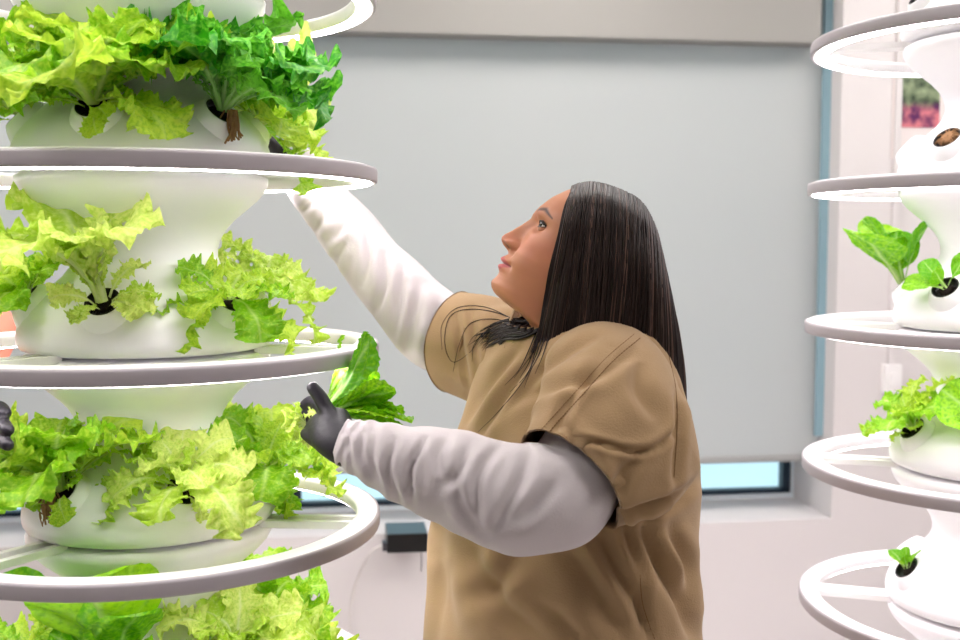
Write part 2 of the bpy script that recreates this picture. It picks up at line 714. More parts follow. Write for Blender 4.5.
RO, RI = .352, .316
ring_body = m_of(MB().grid(lathe([(RO - .004, .011), (RO - .010, .0135), (RI + .008, .0135), (RI + .001, .011), (RI, .006), (RI, -.006), (RI + .003, -.010), (RO - .006, -.010), (RO - .002, -.006), (RO - .002, .008), (RO - .004, .011)], 128)), 'light_ring', M['white_plastic'])
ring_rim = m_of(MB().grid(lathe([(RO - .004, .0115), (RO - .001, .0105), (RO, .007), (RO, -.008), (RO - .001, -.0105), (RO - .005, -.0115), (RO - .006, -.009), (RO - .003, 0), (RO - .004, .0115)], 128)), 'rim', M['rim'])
ring_led = m_of(MB().grid(lathe([(RI + .006, -.0102), (RI + .006, -.0125), (RO - .010, -.0125), (RO - .010, -.0102)], 128)), 'led_strip', M['led'])
sp_ = MB()
for s in (-1, 1):
    sp_.box((.17, s * .017 - .006, -.003), (RI + .004, s * .017 + .006, .008))
sp_.box((.17, -.012, -.003), (RI + .004, .012, .001))
spoke_me = m_of(sp_, 'spoke', M['white_plastic'], False)
# planting port: local z = port axis
port_me = m_of(MB().grid(lathe([(.047, -.012), (.041, .000), (.0355, .0085), (.0315, .0125), (.0300, .0142), (.0288, .0148), (.0272, .0145), (.0262, .013)], 36)), 'planting_port', M['tower'])
cup_me = m_of(MB().grid(lathe([(.0262, .0135), (.0275, .0152), (.0262, .0152), (.0248, .013), (.024, .008), (.023, .006), (.001, .006)], 32)), 'net_cup', M['black'])
PORT_R, PORT_DZ, PORT_EL = .163, .074, R(44)


class Tower:
    def __init__(self, x, y, label, offs, spoke0):
        self.p = np.array([x, y])
        self.d0 = nrm(-self.p)
        self.rt = np.array([-self.d0[1], self.d0[0]])
        self.root = empty('grow_tower', (x, y, 0), label, 'hydroponic tower', 'hydroponic grow towers')
        base = [(.30, 0), (.315, .01), (.32, .05), (.318, .19), (.30, .25), (.26, .295), (.2, .308), (.17, .319)]
        MB().grid(lathe(base, 72), cap0=True, cap1=True).build('reservoir', M['tower'], self.root)
        self.ports = {}
        for k, z in enumerate(RINGS):
            sg = link('tower_segment', seg_mesh, self.root, (0, 0, z))
            off_ = offs[k]
            for j in range(6):
                az = R(off_ + 60 * j)
                dv = math.cos(az) * self.d0 + math.sin(az) * self.rt
                q = link('planting_port', port_me, sg)
                q.scale = (.9, .9, 1)
                loc = Vector((dv[0] * PORT_R, dv[1] * PORT_R, PORT_DZ))
                ax = Vector((dv[0] * math.cos(PORT_EL), dv[1] * math.cos(PORT_EL), math.sin(PORT_EL)))
                q.location = loc
                q.rotation_mode = 'QUATERNION'
                q.rotation_quaternion = ax.to_track_quat('Z', 'Y')
                c = link('net_cup', cup_me, sg)
                c.scale = (.9, .9, 1)
                c.location = loc
                c.rotation_mode = 'QUATERNION'
                c.rotation_quaternion = q.rotation_quaternion
            if k == 0:
                continue
            rg = link('light_ring', ring_body, self.root, (0, 0, z))
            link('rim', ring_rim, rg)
            link('led_strip', ring_led, rg)
            for j in range(3):
                s_ = link('spoke', spoke_me, rg)
                az = R(spoke0 + 120 * j)
                dv = math.cos(az) * self.d0 + math.sin(az) * self.rt
                s_.rotation_euler = (0, 0, math.atan2(dv[1], dv[0]))
        cap = [(.15, 0), (.15, .02), (.12, .05), (.06, .07), (.001, .075)]
        o = MB().grid(lathe(cap, 48), cap0=True).build('top_cap', M['tower'], self.root)
        o.location = (0, 0, RINGS[-1] + S)

    def port(self, level, az):
        az = R(az)
        dv = math.cos(az) * self.d0 + math.sin(az) * self.rt
        z = level + PORT_DZ
        loc = np.array([self.p[0] + dv[0] * PORT_R, self.p[1] + dv[1] * PORT_R, z])
        ax = np.array([dv[0] * math.cos(PORT_EL), dv[1] * math.cos(PORT_EL), math.sin(PORT_EL)])
        return loc, ax, np.array([dv[0], dv[1], 0])


A_, B_, C_, D_ = RINGS[5], RINGS[4], RINGS[3], RINGS[2]
T1 = Tower(-.509, 1.82 * KD, 'white hydroponic tower with stacked light rings at left, crowded with lettuce', [15, -20, -20, 15, -20, -22, 15], 70)
T2 = Tower(.98, 2.24 * KD, 'white hydroponic tower with stacked light rings at the right edge, few small plants', [0, -24, -56, -54, -31, -33, 0], -82)

# ------------------------------------------------------------------ lettuce
NU, NVV = 84, 23


def leaf_mesh(kind, seed):
    r = np.random.default_rng(seed)
    t = np.linspace(0, 1, NU)[:, None]
    s = np.linspace(-1, 1, NVV)[None, :]
    L = 1.0
    if kind == 'romaine':
        w = .03 + .30 * np.clip((t - .22) / .78, 0, 1) ** .8 * np.sqrt(np.clip(1 - ((t - .62) / .385) ** 2 * (t > .62), 0, 1))
        a0, a1 = R(r.uniform(62, 80)), R(r.uniform(10, 45))
        ruf, jag, cup = .02, .03, .35
    elif kind == 'spoon':
        w = .035 + .30 * np.sqrt(np.clip(1 - ((t - .655) / .345) ** 2, 0, 1)) * (t > .31)
        w = w * np.clip((1 - t) * 60, 0, 1) + .01
        a0, a1 = R(r.uniform(64, 80)), R(r.uniform(35, 60))
        ruf, jag, cup = .008, .015, .30
    elif kind == 'kale':
        w = .03 + .36 * np.clip((t - .3) / .7, 0, 1) ** .6 * np.sqrt(np.clip(1 - ((t - .7) / .31) ** 2 * (t > .7), 0, 1))
        a0, a1 = R(r.uniform(60, 85)), R(r.uniform(-25, 20))
        ruf, jag, cup = .10, .24, .15
    elif kind == 'pale':
        w = .035 + .34 * np.clip((t - .18) / .82, 0, 1) ** .7 * np.sqrt(np.clip(1 - ((t - .72) / .29) ** 2 * (t > .72), 0, 1))
        a0, a1 = R(r.uniform(50, 85)), R(r.uniform(-60, 10))
        ruf, jag, cup = .082, .32, .2
    else:
        w = .035 + .40 * np.clip((t - .16) / .84, 0, 1) ** .75 * np.sqrt(np.clip(1 - ((t - .74) / .27) ** 2 * (t > .74), 0, 1))
        a0, a1 = R(r.uniform(55, 85)), R(r.uniform(-45, 15))
        ruf, jag, cup = .088, .18, .2
    ang = a0 + (a1 - a0) * t[:, 0] ** 1.3
    dx = np.cos(ang) / (NU - 1)
    dz = np.sin(ang) / (NU - 1)
    x = np.concatenate([[0], np.cumsum(dx[1:])])
    z = np.concatenate([[0], np.cumsum(dz[1:])])
    tz = np.stack([np.cos(ang), np.zeros(NU), np.sin(ang)], 1)
    nz = np.stack([-np.sin(ang), np.zeros(NU), np.cos(ang)], 1)
    ph = r.uniform(0, 6.28, 12)
    side = np.sign(s)
    nl = {'kale': 12, 'pale': 7, 'frilly': 11, 'romaine': 3, 'spoon': 3}[kind]
    lob = 1 - jag * (1 - np.abs(np.sin(PI * nl * t + ph[0] + side * ph[1])) ** .7) - jag * .35 * (1 - np.abs(np.sin(PI * nl * 2.7 * t + ph[2] - side * ph[3])) ** .7)
    lob = lob * np.clip(t * 3, 0, 1) + (1 - np.clip(t * 3, 0, 1))
    if kind in ('romaine', 'spoon'):
        lob = 1 + jag * np.sin(2 * PI * 3 * t + ph[0] + side)
    y = s * w * (1 + (lob - 1) * np.abs(s) ** 1.5)
    env = np.clip((t - .12) * 2.2, 0, 1)
    e_ = np.abs(s)
    h = ruf * env * (.75 * e_ ** 1.6 * np.sin(2 * PI * 3.4 * t + ph[4] + side * ph[5] + 1.2 * s)
                     + .5 * e_ ** 2.2 * np.sin(2 * PI * 8 * t + ph[6] - side * ph[7])
                     + .42 * e_ ** 3.5 * np.sin(2 * PI * 17 * t + ph[8] + side * ph[9]))
    h = h + cup * w * s ** 2 * (1 - .4 * t) + .015 * np.sin(9 * s + 14 * t + ph[10]) * env
    al = ruf * .25 * env * np.abs(s) ** 2 * np.sin(2 * PI * 7 * t + ph[11] + side)
    # tip fold-over
    G = np.zeros((NU, NVV, 3))
    yy = np.array([0, 1, 0])
    tw = r.uniform(-.5, .5)
    for i in range(NU):
        a = tw * t[i, 0]
        ya = yy * math.cos(a) + nz[i] * math.sin(a)
        na = nz[i] * math.cos(a) - yy * math.sin(a)
        G[i] = np.array([x[i], 0, z[i]]) + np.outer(y[i] * np.ones(NVV), ya) + np.outer(h[i], na) + np.outer(al[i], tz[i])
    vein = np.clip(1 - np.abs(s) * w / .035 * (.6 + .8 * t), 0, 1) * (1 - .75 * t) + .25 * np.clip(np.cos(2 * PI * (6 * t - 1.6 * np.abs(s))) - .75, 0, 1) * 2
    vein = np.clip(vein, 0, 1)
    return mkmesh('leaf', G.reshape(-1, 3), gridfaces(NU, NVV, False), M[kind], True, None, vein.ravel())


LEAF = {k: [leaf_mesh(k, 100 * i + 7 * len(k)) for i in range(7)] for k in ('frilly', 'pale', 'kale', 'romaine', 'spoon')}


def plug_mesh(seed):
    r = np.random.default_rng(seed)
    mb = MB().grid(lathe([(.001, .016), (.012, .015), (.016, .010), (.0175, .002), (.016, -.004)], 20))
    for i in range(16):
        a = r.uniform(0, 6.28)
        q = np.array([math.cos(a), math.sin(a), 0])
        p = [q * .006 + (0, 0, .012), q * .015 + (0, 0, .015 + r.uniform(0, .005)), q * r.uniform(.02, .026) + (0, 0, .009)]
        mb.grid(tubegrid(p, .0012, nv=5, n=6))
    return mkmesh('grow_plug', np.vstack(mb.V) * (.8, .8, .45), mb.F, M['soil'])


PLUGS = [plug_mesh(i) for i in range(3)]
ROOTME = None


def root_mesh(seed):
    r = np.random.default_rng(seed)
    mb = MB()
    for i in range(26):
        a = r.uniform(0, 6.28)
        q = np.array([math.cos(a), math.sin(a), 0]) * r.uniform(.002, .010)
        dz = r.uniform(.02, .045)
        p = [q + (0, 0, .004), q * 1.4 + (r.normal(0, .004), r.normal(0, .004), -dz * .5), q * 1.2 + (r.normal(0, .006), r.normal(0, .006), -dz)]
        mb.grid(tubegrid(p, r.uniform(.0008, .002), nv=5, n=8, up=(1, 0, 0)))
    return mkmesh('roots', np.vstack(mb.V), mb.F, M['root'])


def lettuce(name, loc, ax, kind, size, n, label, seed, group, lean=(0, 0, 0), spread=1.0, el=(8, 75), dirs=None, plug=True, cat='lettuce plant', upmix=.55, inner=0):
    """plant with individual leaves; ax = planting axis, lean = extra drift of the leaves"""
    r = np.random.default_rng(seed)
    root = empty(name, tuple(loc), label, cat, group)
    axis = nrm(np.asarray(ax) * (1 - upmix) + np.array([0, 0, upmix]) + np.asarray(lean) * .6)
    q = Vector(ax).to_track_quat('Z', 'Y')
    if plug:
        pl = link('grow_plug', PLUGS[seed % 3], root)
        pl.rotation_mode = 'QUATERNION'
        pl.rotation_quaternion = q
    qa = Vector(axis).to_track_quat('Z', 'Y')
    for i in range(n):
        lf = link('leaf', LEAF[kind][int(r.integers(0, 7))], root)
        f = (i + .5) / n
        a = i * 2.39996 + r.uniform(-.3, .3)
        tilt = R(el[0] + (el[1] - el[0]) * f) * r.uniform(.85, 1.1) * spread     # inner leaves upright, outer flat
        # leaf leaves its base already at ~70 deg; tilt lowers it
        sc = size * (.62 + .5 * f) * r.uniform(.85, 1.12)
        m = qa @ Quaternion((0, 0, 1), a) @ Quaternion((0, 1, 0), tilt - R(25))
        lf.rotation_mode = 'QUATERNION'
        lf.rotation_quaternion = m
        lf.scale = (sc, sc * r.uniform(.9, 1.15), sc)
        out = qa @ Vector((math.cos(a) * .006, math.sin(a) * .006, 0))
        lf.location = Vector(ax) * .012 + out
    for k in range(inner):
        lf = link('leaf', LEAF[kind][int(r.integers(0, 7))], root)
        a = k * 2.39996 + r.uniform(-.4, .4)
        sc = size * r.uniform(.26, .42)
        lf.rotation_mode = 'QUATERNION'
        lf.rotation_quaternion = q @ Quaternion((0, 0, 1), a) @ Quaternion((0, 1, 0), R(r.uniform(-10, 40)))
        lf.scale = (sc, sc, sc)
        lf.location = Vector(ax) * .010 + q @ Vector((math.cos(a) * .012, math.sin(a) * .012, 0))
    for k, (dx, dy, dz, sc) in enumerate(dirs or ()):
        lf = link('leaf', LEAF[kind][(seed + k) % 7], root)
        hz = math.hypot(dx, dy)
        el_ = math.atan2(dz, hz)
        lf.rotation_mode = 'QUATERNION'
        lf.rotation_quaternion = Quaternion((0, 0, 1), math.atan2(dy, dx)) @ Quaternion((0, 1, 0), R(70) - el_)
        lf.scale = (sc, sc * 1.05, sc)
        lf.location = Vector(ax) * .014
    return root


GL = 'lettuce plants in the left tower'
GR = 'young plants in the right tower'
RT1 = np.array([T1.rt[0], T1.rt[1], 0])


def plant(T, lev, az, *a, **k):
    loc, ax, dv = T.port(lev, az)
    return lettuce(k.pop('name', 'lettuce'), loc + ax * .002, ax, *a, **k)


plant(T1, A_, -22, 'frilly', .17, 40, 'frilly light green lettuce at upper left, above the topmost front ring', 1, GL, lean=(-.15, .1, .7), el=(-10, 54), upmix=.65, dirs=[(.8, -.35, .55, .15), (.75, -.1, .9, .17), (.9, -.15, .25, .13), (-.8, -.3, .3, .12), (-.3, .3, 1.2, .2), (.2, .2, 1.4, .19)], inner=6)
plant(T1, A_, 38, 'kale', .165, 46, 'dark green curly-leaved plant with brown roots at top of the left tower', 2, GL, lean=(.22, .05, .8), el=(-14, 56), name='curly_kale', cat='leafy plant', upmix=.62, dirs=[(-.3, .2, 1.3, .2), (-.1, .3, 1.4, .21), (-.4, 0, 1.0, .18), (.2, .2, 1.2, .2)])
plant(T1, A_, -82, 'frilly', .14, 16, 'frilly lettuce at the far left of the top tier, cut by the frame', 3, GL, el=(0, 75), inner=5)
plant(T1, A_, 98, 'frilly', .13, 16, 'light frilly lettuce low at right of the top tier, beside the dark curly plant', 4, GL, lean=(.25, -.1, -.1), el=(10, 85))
plant(T1, A_, 158, 'pale', .19, 12, 'pale yellow lettuce behind the dark curly plant on the top tier', 5, GL, lean=(.9, -.2, .9), el=(-10, 50), dirs=[(.85, -.05, .85, .25), (.95, 0, .65, .25), (.75, -.15, 1.0, .26), (.9, -.15, .5, .23), (.8, .1, 1.2, .25), (.9, .05, .75, .27)])
plant(T1, B_, -20, 'pale', .19, 11, 'tall pale lettuce rising to the second ring from the front left port', 6, GL, lean=(-.42, .05, .8), el=(-18, 28), upmix=.6, inner=9)
plant(T1, B_, 40, 'frilly', .115, 15, 'bright lettuce with broad leaves lying over the second tier at front right', 7, GL, lean=(-.3, 0, .1), el=(35, 105), upmix=.5, inner=5)
plant(T1, B_, 100, 'pale', .135, 18, 'pale frilly lettuce sticking out at the right of the second tier', 8, GL, lean=(.2, -.25, .2), el=(0, 80), inner=5)
plant(T1, B_, -80, 'frilly', .11, 15, 'frilly lettuce in the big port at left of the second tier', 9, GL, el=(0, 80), inner=6)
plant(T1, C_, -45, 'frilly', .155, 20, 'bright green lettuce with exposed roots at left of the third tier', 10, GL, lean=(-.1, .05, .7), el=(-8, 54), upmix=.6, inner=6)
plant(T1, C_, 15, 'pale', .14, 15, 'pale lobed lettuce drooping over the middle port of the third tier', 11, GL, lean=(-.5, -.1, .25), el=(0, 80), inner=6)
plant(T1, C_, 75, 'frilly', .132, 18, 'frilly lettuce at the right of the third tier beside the gloved hand', 12, GL, lean=(0, -.2, .3), el=(0, 85), inner=5, dirs=[(.5, .05, -.8, .10), (.7, -.05, -.45, .09)])
plant(T1, C_, -105, 'frilly', .11, 10, 'lettuce at far left of the third tier by the gloved fingertips', 13, GL, lean=(0, 0, -.2), el=(20, 85))
plant(T1, C_, 135, 'pale', .14, 12, 'yellowish lettuce hanging behind the right of the third tier', 14, GL, lean=(.2, -.2, -.7), el=(30, 110), upmix=.3)
plant(T1, D_, -80, 'frilly', .13, 14, 'frilly lettuce at bottom left under the fourth ring', 15, GL, lean=(0, 0, .3))
plant(T1, D_, -20, 'spoon', .12, 6, 'smooth-leaved lettuce at the bottom, leaf tips poking through the fourth ring', 16, GL, el=(-5, 45), lean=(0, -.2, .4), dirs=[(.06, -.45, 1.0, .243), (-.42, -.33, .95, .232), (.3, -.35, .8, .15)])
plant(T1, D_, 40, 'pale', .165, 22, 'large pale frilly lettuce at the bottom under the fourth ring', 17, GL, el=(0, 80), lean=(-.1, -.1, .3))
plant(T1, D_, 100, 'frilly', .15, 16, 'green frilly lettuce at bottom right of the left tower', 18, GL, el=(5, 80), lean=(0, -.1, .3))

plant(T2, B_, -91, 'spoon', .16, 6, 'young smooth-leaved lettuce leaning left out of the right tower', 21, GR, el=(-8, 52), lean=(.1, -.2, .6))
plant(T2, B_, -31, 'spoon', .075, 5, 'small leafy seedling at the right edge, just right of the smooth-leaved lettuce', 22, GR, lean=(-.9, 0, 0), el=(10, 70))
plant(T2, C_, -54, 'frilly', .105, 13, 'small frilly lettuce on the third ring of the right tower', 23, GR, el=(-10, 50), lean=(-.35, 0, .6), inner=5)
plant(T2, C_, 6, 'spoon', .14, 6, 'broad-leaved green plant at the right edge of the picture', 24, GR, el=(0, 50), lean=(-.9, 0, .4))
plant(T2, D_, -56, 'spoon', .045, 5, 'tiny seedling in the lowest visible port of the right tower', 25, GR, el=(0, 50), lean=(0, 0, .3))
rp_ = plant(T2, A_, -33, 'spoon', .02, 0, 'bare brown root plug in the top port of the right tower', 26, GR, cat='root plug', name='root_plug')
bp_ = PLUGS[0].copy()
bp_.materials[0] = M['root']
bp_.transform(Matrix.Diagonal((1.25, 1.25, 1.3, 1)))
for o in COL.objects:
    if o.parent == rp_:
        o.data = bp_
        o.location = (0, 0, .006)
# roots that hang out of two ports
for (lv, az, sd) in ((A_, 38, 1), (C_, -45, 2)):
    loc, ax, dv = T1.port(lv, az)
    root = [o for o in COL.objects if o.get('label') and (Vector(o.location) - Vector(loc + ax * .002)).length < 1e-4][0]
    ro = link('roots', root_mesh(sd), root)
    ro.location = Vector(ax * .012 + dv * .020 - np.array([0, 0, .004]))

# ------------------------------------------------------------------ people
TH0 = R(28)


class Head:
    """head-local axes: f forward, y sideways, u up; origin between the temples at brow height"""

    def __init__(self, C, pitch, yaw):
        self.C = np.array(C, float)
        h = np.array([-math.cos(yaw), -math.sin(yaw), 0])
        self.Fv = h * math.cos(pitch) + np.array([0, 0, math.sin(pitch)])
        self.Uv = -h * math.sin(pitch) + np.array([0, 0, math.cos(pitch)])
        self.Sv = np.cross(self.Uv, self.Fv)
        if self.Sv[1] > 0:
            self.Sv = -self.Sv

    def w(self, f, y, u):
        return self.C + np.multiply.outer(f, self.Fv) + np.multiply.outer(y, self.Sv) + np.multiply.outer(u, self.Uv)

    def loc(self, V):
        d = np.asarray(V) - self.C
        return d @ self.Fv, d @ self.Sv, d @ self.Uv


HU = np.array([.0865, .084, .080, .070, .055, .035, .015, 0, -.010, -.025, -.040, -.055, -.064, -.073, -.0785, -.0815, -.0845, -.0868, -.090, -.0935, -.098, -.103, -.111, -.119, -.127, -.133, -.1375, -.141, -.146, -.155])
HFF = np.array([-.004, .014, .028, .047, .0625, .0772, .0865, .0900, .0882, .0872, .0885, .0912, .0945, .0958, .0962, .0960, .0955, .0950, .0946, .0943, .0940, .0938, .0942, .0958, .0928, .0855, .0690, .0460, .0215, .0080])
HFB = np.array([-.016, -.034, -.05, -.07, -.084, -.093, -.097, -.097, -.096, -.093, -.089, -.083, -.080, -.078, -.076, -.075, -.074, -.074, -.073, -.073, -.073, -.073, -.073, -.074, -.076, -.078, -.080, -.081, -.083, -.085])
HW = np.array([.006, .022, .035, .053, .065, .0725, .0755, .0755, .0750, .0740, .0722, .0700, .0680, .0655, .0640, .0630, .0622, .0615, .0605, .0595, .0580, .0565, .0540, .0520, .0505, .0500, .0500, .0505, .0520, .0540])
NN = 2.25


def hparam(u):
    return (np.interp(u, HU[::-1], HFF[::-1]), np.interp(u, HU[::-1], HFB[::-1]), np.interp(u, HU[::-1], HW[::-1]))


def headw(f, u):
    ff, fb, w = hparam(u)
    c = -.008
    half = np.where(f > c, ff - c, c - fb)
    q = np.clip(np.abs(f - c) / np.maximum(half, .004), 0, 1)
    w = np.where((u > .0865) | (u < -.2), 0, w)
    return w * (1 - q ** NN) ** (1 / NN)


SKIN = np.array(srgb((186, 124, 92)))
LIP = np.array(srgb((184, 84, 88)))
BROW = np.array(srgb((38, 23, 18)))
BLUSH = np.array(srgb((204, 126, 100)))


def g2(a, s):
    return np.exp(-(a / s) ** 2)


def head_mesh(H, neck_to, mb):
    nth = 260
    ph = np.linspace(-PI, PI, nth, endpoint=False)
    th = ph - .55 * np.sin(ph)                     # denser at the front
    us = np.concatenate([np.linspace(.0865, .078, 8), np.linspace(.076, .02, 22), np.linspace(.018, -.135, 118), np.linspace(-.137, -.155, 12)])
    ff, fb, w = hparam(us)
    k = np.ones(3) / 3
    for arr in (ff, fb, w):
        arr[1:-1] = np.convolve(arr, k, 'valid')
    c = -.008
    ct, st = np.cos(th), np.sin(th)
    ex = 2 / NN
    cc = np.sign(ct) * np.abs(ct) ** ex
    ss = np.sign(st) * np.abs(st) ** ex
    f = np.where(ct[None, :] > 0, c + (ff[:, None] - c) * cc, c + (c - fb[:, None]) * cc)
    y = w[:, None] * ss[None, :]
    # flatten sides of the lower face so the chin is not bulbous
    u = np.repeat(us[:, None], nth, 1)
    front = (ct > 0)[None, :] * np.clip(ct[None, :] * 3, 0, 1)
    ay = np.abs(y)
    # nose
    nb = np.interp(us, [-.070, -.0665, -.062, -.057, -.0525, -.047, -.03, -.016, -.008, .004], [0, .004, .0155, .0225, .0242, .0232, .0150, .0065, .0018, 0])
    sg = np.interp(us, [-.07, -.058, -.05, -.035, -.015, 0], [.013, .0125, .0105, .0085, .0080, .008])
    d = nb[:, None] * g2(y, sg[:, None])
    d += .0100 * g2(ay - .0130, .0058) * g2(u + .0570, .0066)             # nostril wings
    d -= .0075 * g2(ay - .0090, .0042) * g2(u + .0618, .0034)             # nostrils
    d -= .0035 * g2(ay - .020, .006) * g2(u + .066, .010)                 # fold beside the nose
    rho = np.hypot((ay - .0120) / .0092, (u + .0562) / .0098)
    d -= .0030 * np.exp(-((rho - 1) / .24) ** 2) * np.clip((ay - .0115) / .003, 0, 1) * np.clip((u + .066) / .004, 0, 1)
    d -= .0115 * g2(ay - .032, .0150) * g2(u + .0120, .0105)              # eye sockets
    d -= .0040 * g2(ay - .015, .006) * g2(u + .0100, .010)
    d += .0030 * g2(ay - .028, .016) * g2(u - .0045, .006)                # brow
    d += .0045 * g2(ay - .046, .016) * g2(u + .042, .016)                 # cheekbone
    d += .0030 * g2(ay - .040, .014) * g2(u + .075, .018)
    d -= .0040 * g2(ay - .026, .006) * g2(u + .0868, .006)                # mouth corners
    d -= .0022 * g2(y, .0035) * g2(u + .0735, .005)                       # philtrum
    lipb = np.interp(us, [-.105, -.100, -.0965, -.0935, -.090, -.0868, -.0845, -.0815, -.0785, -.0755, -.072], [0, .0012, .0045, .0068, .0052, -.0010, .0048, .0068, .0052, .0025, 0])
    d += lipb[:, None] * np.clip(1 - (ay / .029) ** 2.2, 0, 1)
    d += .0010 * g2(y, .0095) * g2(u + .0505, .0075)                      # rounded tip
    d += .0030 * g2(y, .013) * g2(u + .119, .010)                         # chin
    rad = np.stack([f - c, y], -1)
    rl = np.linalg.norm(rad, axis=-1) + 1e-9
    dirf = rad[..., 0] / rl
    diry = rad[..., 1] / rl
    # nose pushes mostly forward
    f2 = f + d * front * (.75 + .25 * dirf)
    y2 = y + d * front * diry * .25
    G = H.w(f2, y2, u)
    # colours
    T = np.tile(SKIN, (len(us), nth, 1))

    def paint(mask, colr):
        T[:] = T * (1 - mask[..., None]) + colr * mask[..., None]
    paint(np.clip(.55 * g2(ay - .044, .02) * g2(u + .046, .022) * front, 0, 1), BLUSH)
    paint(np.clip(.5 * g2(y, .016) * g2(u + .052, .010) * front, 0, 1), BLUSH)
    lim_u = -.0765 + .004 * np.abs(np.cos(y / .007)) * (ay < .011) - .009 * (ay / .026) ** 2
    lim_l = -.0995 + .012 * (ay / .026) ** 2
    lm = np.clip((lim_u - u) / .0016 + .5, 0, 1) * np.clip((u - lim_l) / .0016 + .5, 0, 1) * (ay < .026) * (front > 0)
    paint(.85 * lm, LIP)
    paint(.8 * g2(u + .0862, .0011) * (ay < .027) * (front > 0), np.array(srgb((96, 40, 38))))
    bu = .0075 + .004 * np.clip((ay - .014) / .02, 0, 1) - .009 * np.clip((ay - .036) / .018, 0, 1)
    bw = np.interp(ay, [.012, .018, .036, .052], [.0026, .0048, .0038, .0014])
    bm = np.clip(1.3 - np.abs(u - bu) / bw, 0, 1) * (ay > .013) * (ay < .053) * (front > 0)
    paint(.92 * bm, BROW)
    paint(.95 * g2(ay - .0095, .0042) * g2(u + .0612, .0032) * front, np.array(srgb((60, 24, 20))))
    # neck: continue down to the collar
    rows = [G[i] for i in range(len(us))]
    cols = [T[i] for i in range(len(us))]
    last = rows[-1]
    cen = last.mean(0)
    npth = catmull([cen, cen * .5 + np.array(neck_to[0]) * .5 + np.array([-.0, 0, 0.0])] + [np.array(q) for q in neck_to], 16)
    base = last - cen
    for i in range(1, 16):
        f_ = i / 15
        tgt = np.stack([np.cos(-th + 0) * 0, th * 0, th * 0], -1)
        flat = base.copy()
        flat[:, 2] *= (1 - .8 * f_)
        rows.append(npth[i] + flat * (1 + .10 * f_ * f_))
        cols.append(cols[len(us) - 1])
    GG = np.array(rows)
    mb.grid(GG, closed=True, cap0=True, cap1=True, tint=np.array(cols))
    # eyelids and lashes belong to the same skin
    for sgn in (1, -1):
        ec = (.0655, sgn * .0315, -.0118)
        for up_ in (True, False):
            az = np.linspace(-70, 70, 33)
            ed = (24 if up_ else -15) * np.clip(1 - (az / 64) ** 2, -.05, 1)
            far = np.full_like(az, 88 if up_ else -85)
            rows_, cl_ = [], []
            for q in np.linspace(0, 1, 9):
                el = ed + (far - ed) * q
                rr = .01365 - .0006 * q
                a_, e_ = np.radians(az + sgn * 8), np.radians(el)
                rows_.append(H.w(ec[0] + rr * np.cos(e_) * np.cos(a_), ec[1] + rr * np.cos(e_) * np.sin(a_) * 1.06, ec[2] + rr * np.sin(e_)))
                cl_.append(np.tile(np.array(srgb((26, 15, 13))) if q < (.2 if up_ else .05) else SKIN * .9 if q < .3 else SKIN, (33, 1)))
            mb.grid(np.array(rows_), closed=False, tint=np.array(cl_))
            if up_:
                lp_ = rows_[0][3:-3] + H.Fv * .0012
                mb.grid(tubegrid(lp_, .0011, nv=6), cap0=True, cap1=True, tint=np.array(srgb((20, 12, 11))))


def eye_obj(H, sgn, parent, off):
    ec = H.C + H.Fv * .0655 + H.Sv * sgn * .0315 + H.Uv * -.0118
    n1, n2 = 26, 40
    rr = .0126
    gz = nrm(H.Fv + H.Uv * .16 - np.array([0, .28, 0]))
    s = nrm(np.cross(H.Uv, gz))
    w = np.cross(gz, s)
    G, T = [], []
    for a in np.linspace(.02, PI - .02, n1):
        th = np.linspace(0, 2 * PI, n2, endpoint=False)
        bulge = 1 + .05 * math.exp(-(a / .35) ** 2)
        G.append(ec + rr * bulge * (math.cos(a) * gz + math.sin(a) * (np.outer(np.cos(th), s) + np.outer(np.sin(th), w))))
        c = srgb((12, 8, 8)) if a < .26 else srgb((44, 26, 18)) if a < .62 else srgb((226, 216, 210))
        T.append(np.tile(c, (n2, 1)))
    mb = MB().grid(np.array(G), cap0=True, cap1=True, tint=np.array(T))
    mb.build('eye', M['eye'], parent, off)


def creases(G, cr, k=1.0, face=True):
    """press folds into a cloth grid along picture-traced lines; works on the side turned to the camera"""
    G = G.copy()
    du = np.gradient(G, axis=0)
    dv = np.roll(G, -1, 1) - np.roll(G, 1, 1)
    N = nrm(np.cross(du, dv))
    cen = G.mean(1, keepdims=True)
    if ((G - cen) * N).sum() < 0:
        N = -N
    view = nrm(G - np.array([0, 0, EYE]))
    vis = np.clip(-(N * view).sum(-1) * 3 + .3, 0, 1) if face else np.ones(G.shape[:2])
    px, py = proj(G)
    D = np.zeros(G.shape[:2])
    for pts, wd, amp in cr:
        q = catmull(np.array(pts, float), 24)
        best = np.full(px.shape, 1e9)
        tt = np.zeros(px.shape)
        sg = np.zeros(px.shape)
        for i in range(23):
            a, b_ = q[i], q[i + 1]
            ab = b_ - a
            L2 = ab @ ab + 1e-9
            t = np.clip(((px - a[0]) * ab[0] + (py - a[1]) * ab[1]) / L2, 0, 1)
            ex_, ey_ = px - a[0] - t * ab[0], py - a[1] - t * ab[1]
            d = np.hypot(ex_, ey_)
            m = d < best
            best = np.where(m, d, best)
            tt = np.where(m, (i + t) / 23, tt)
            sg = np.where(m, np.sign(ab[0] * ey_ - ab[1] * ex_), sg)
        env = np.sqrt(np.clip(np.sin(PI * np.clip(tt, .02, .98)), 0, 1))
        D += env * amp * (-np.exp(-(best / wd) ** 2) + .45 * np.exp(-((best - 2.1 * wd) / (1.3 * wd)) ** 2))
    return G + N * (D * vis * .001 * k)[..., None]


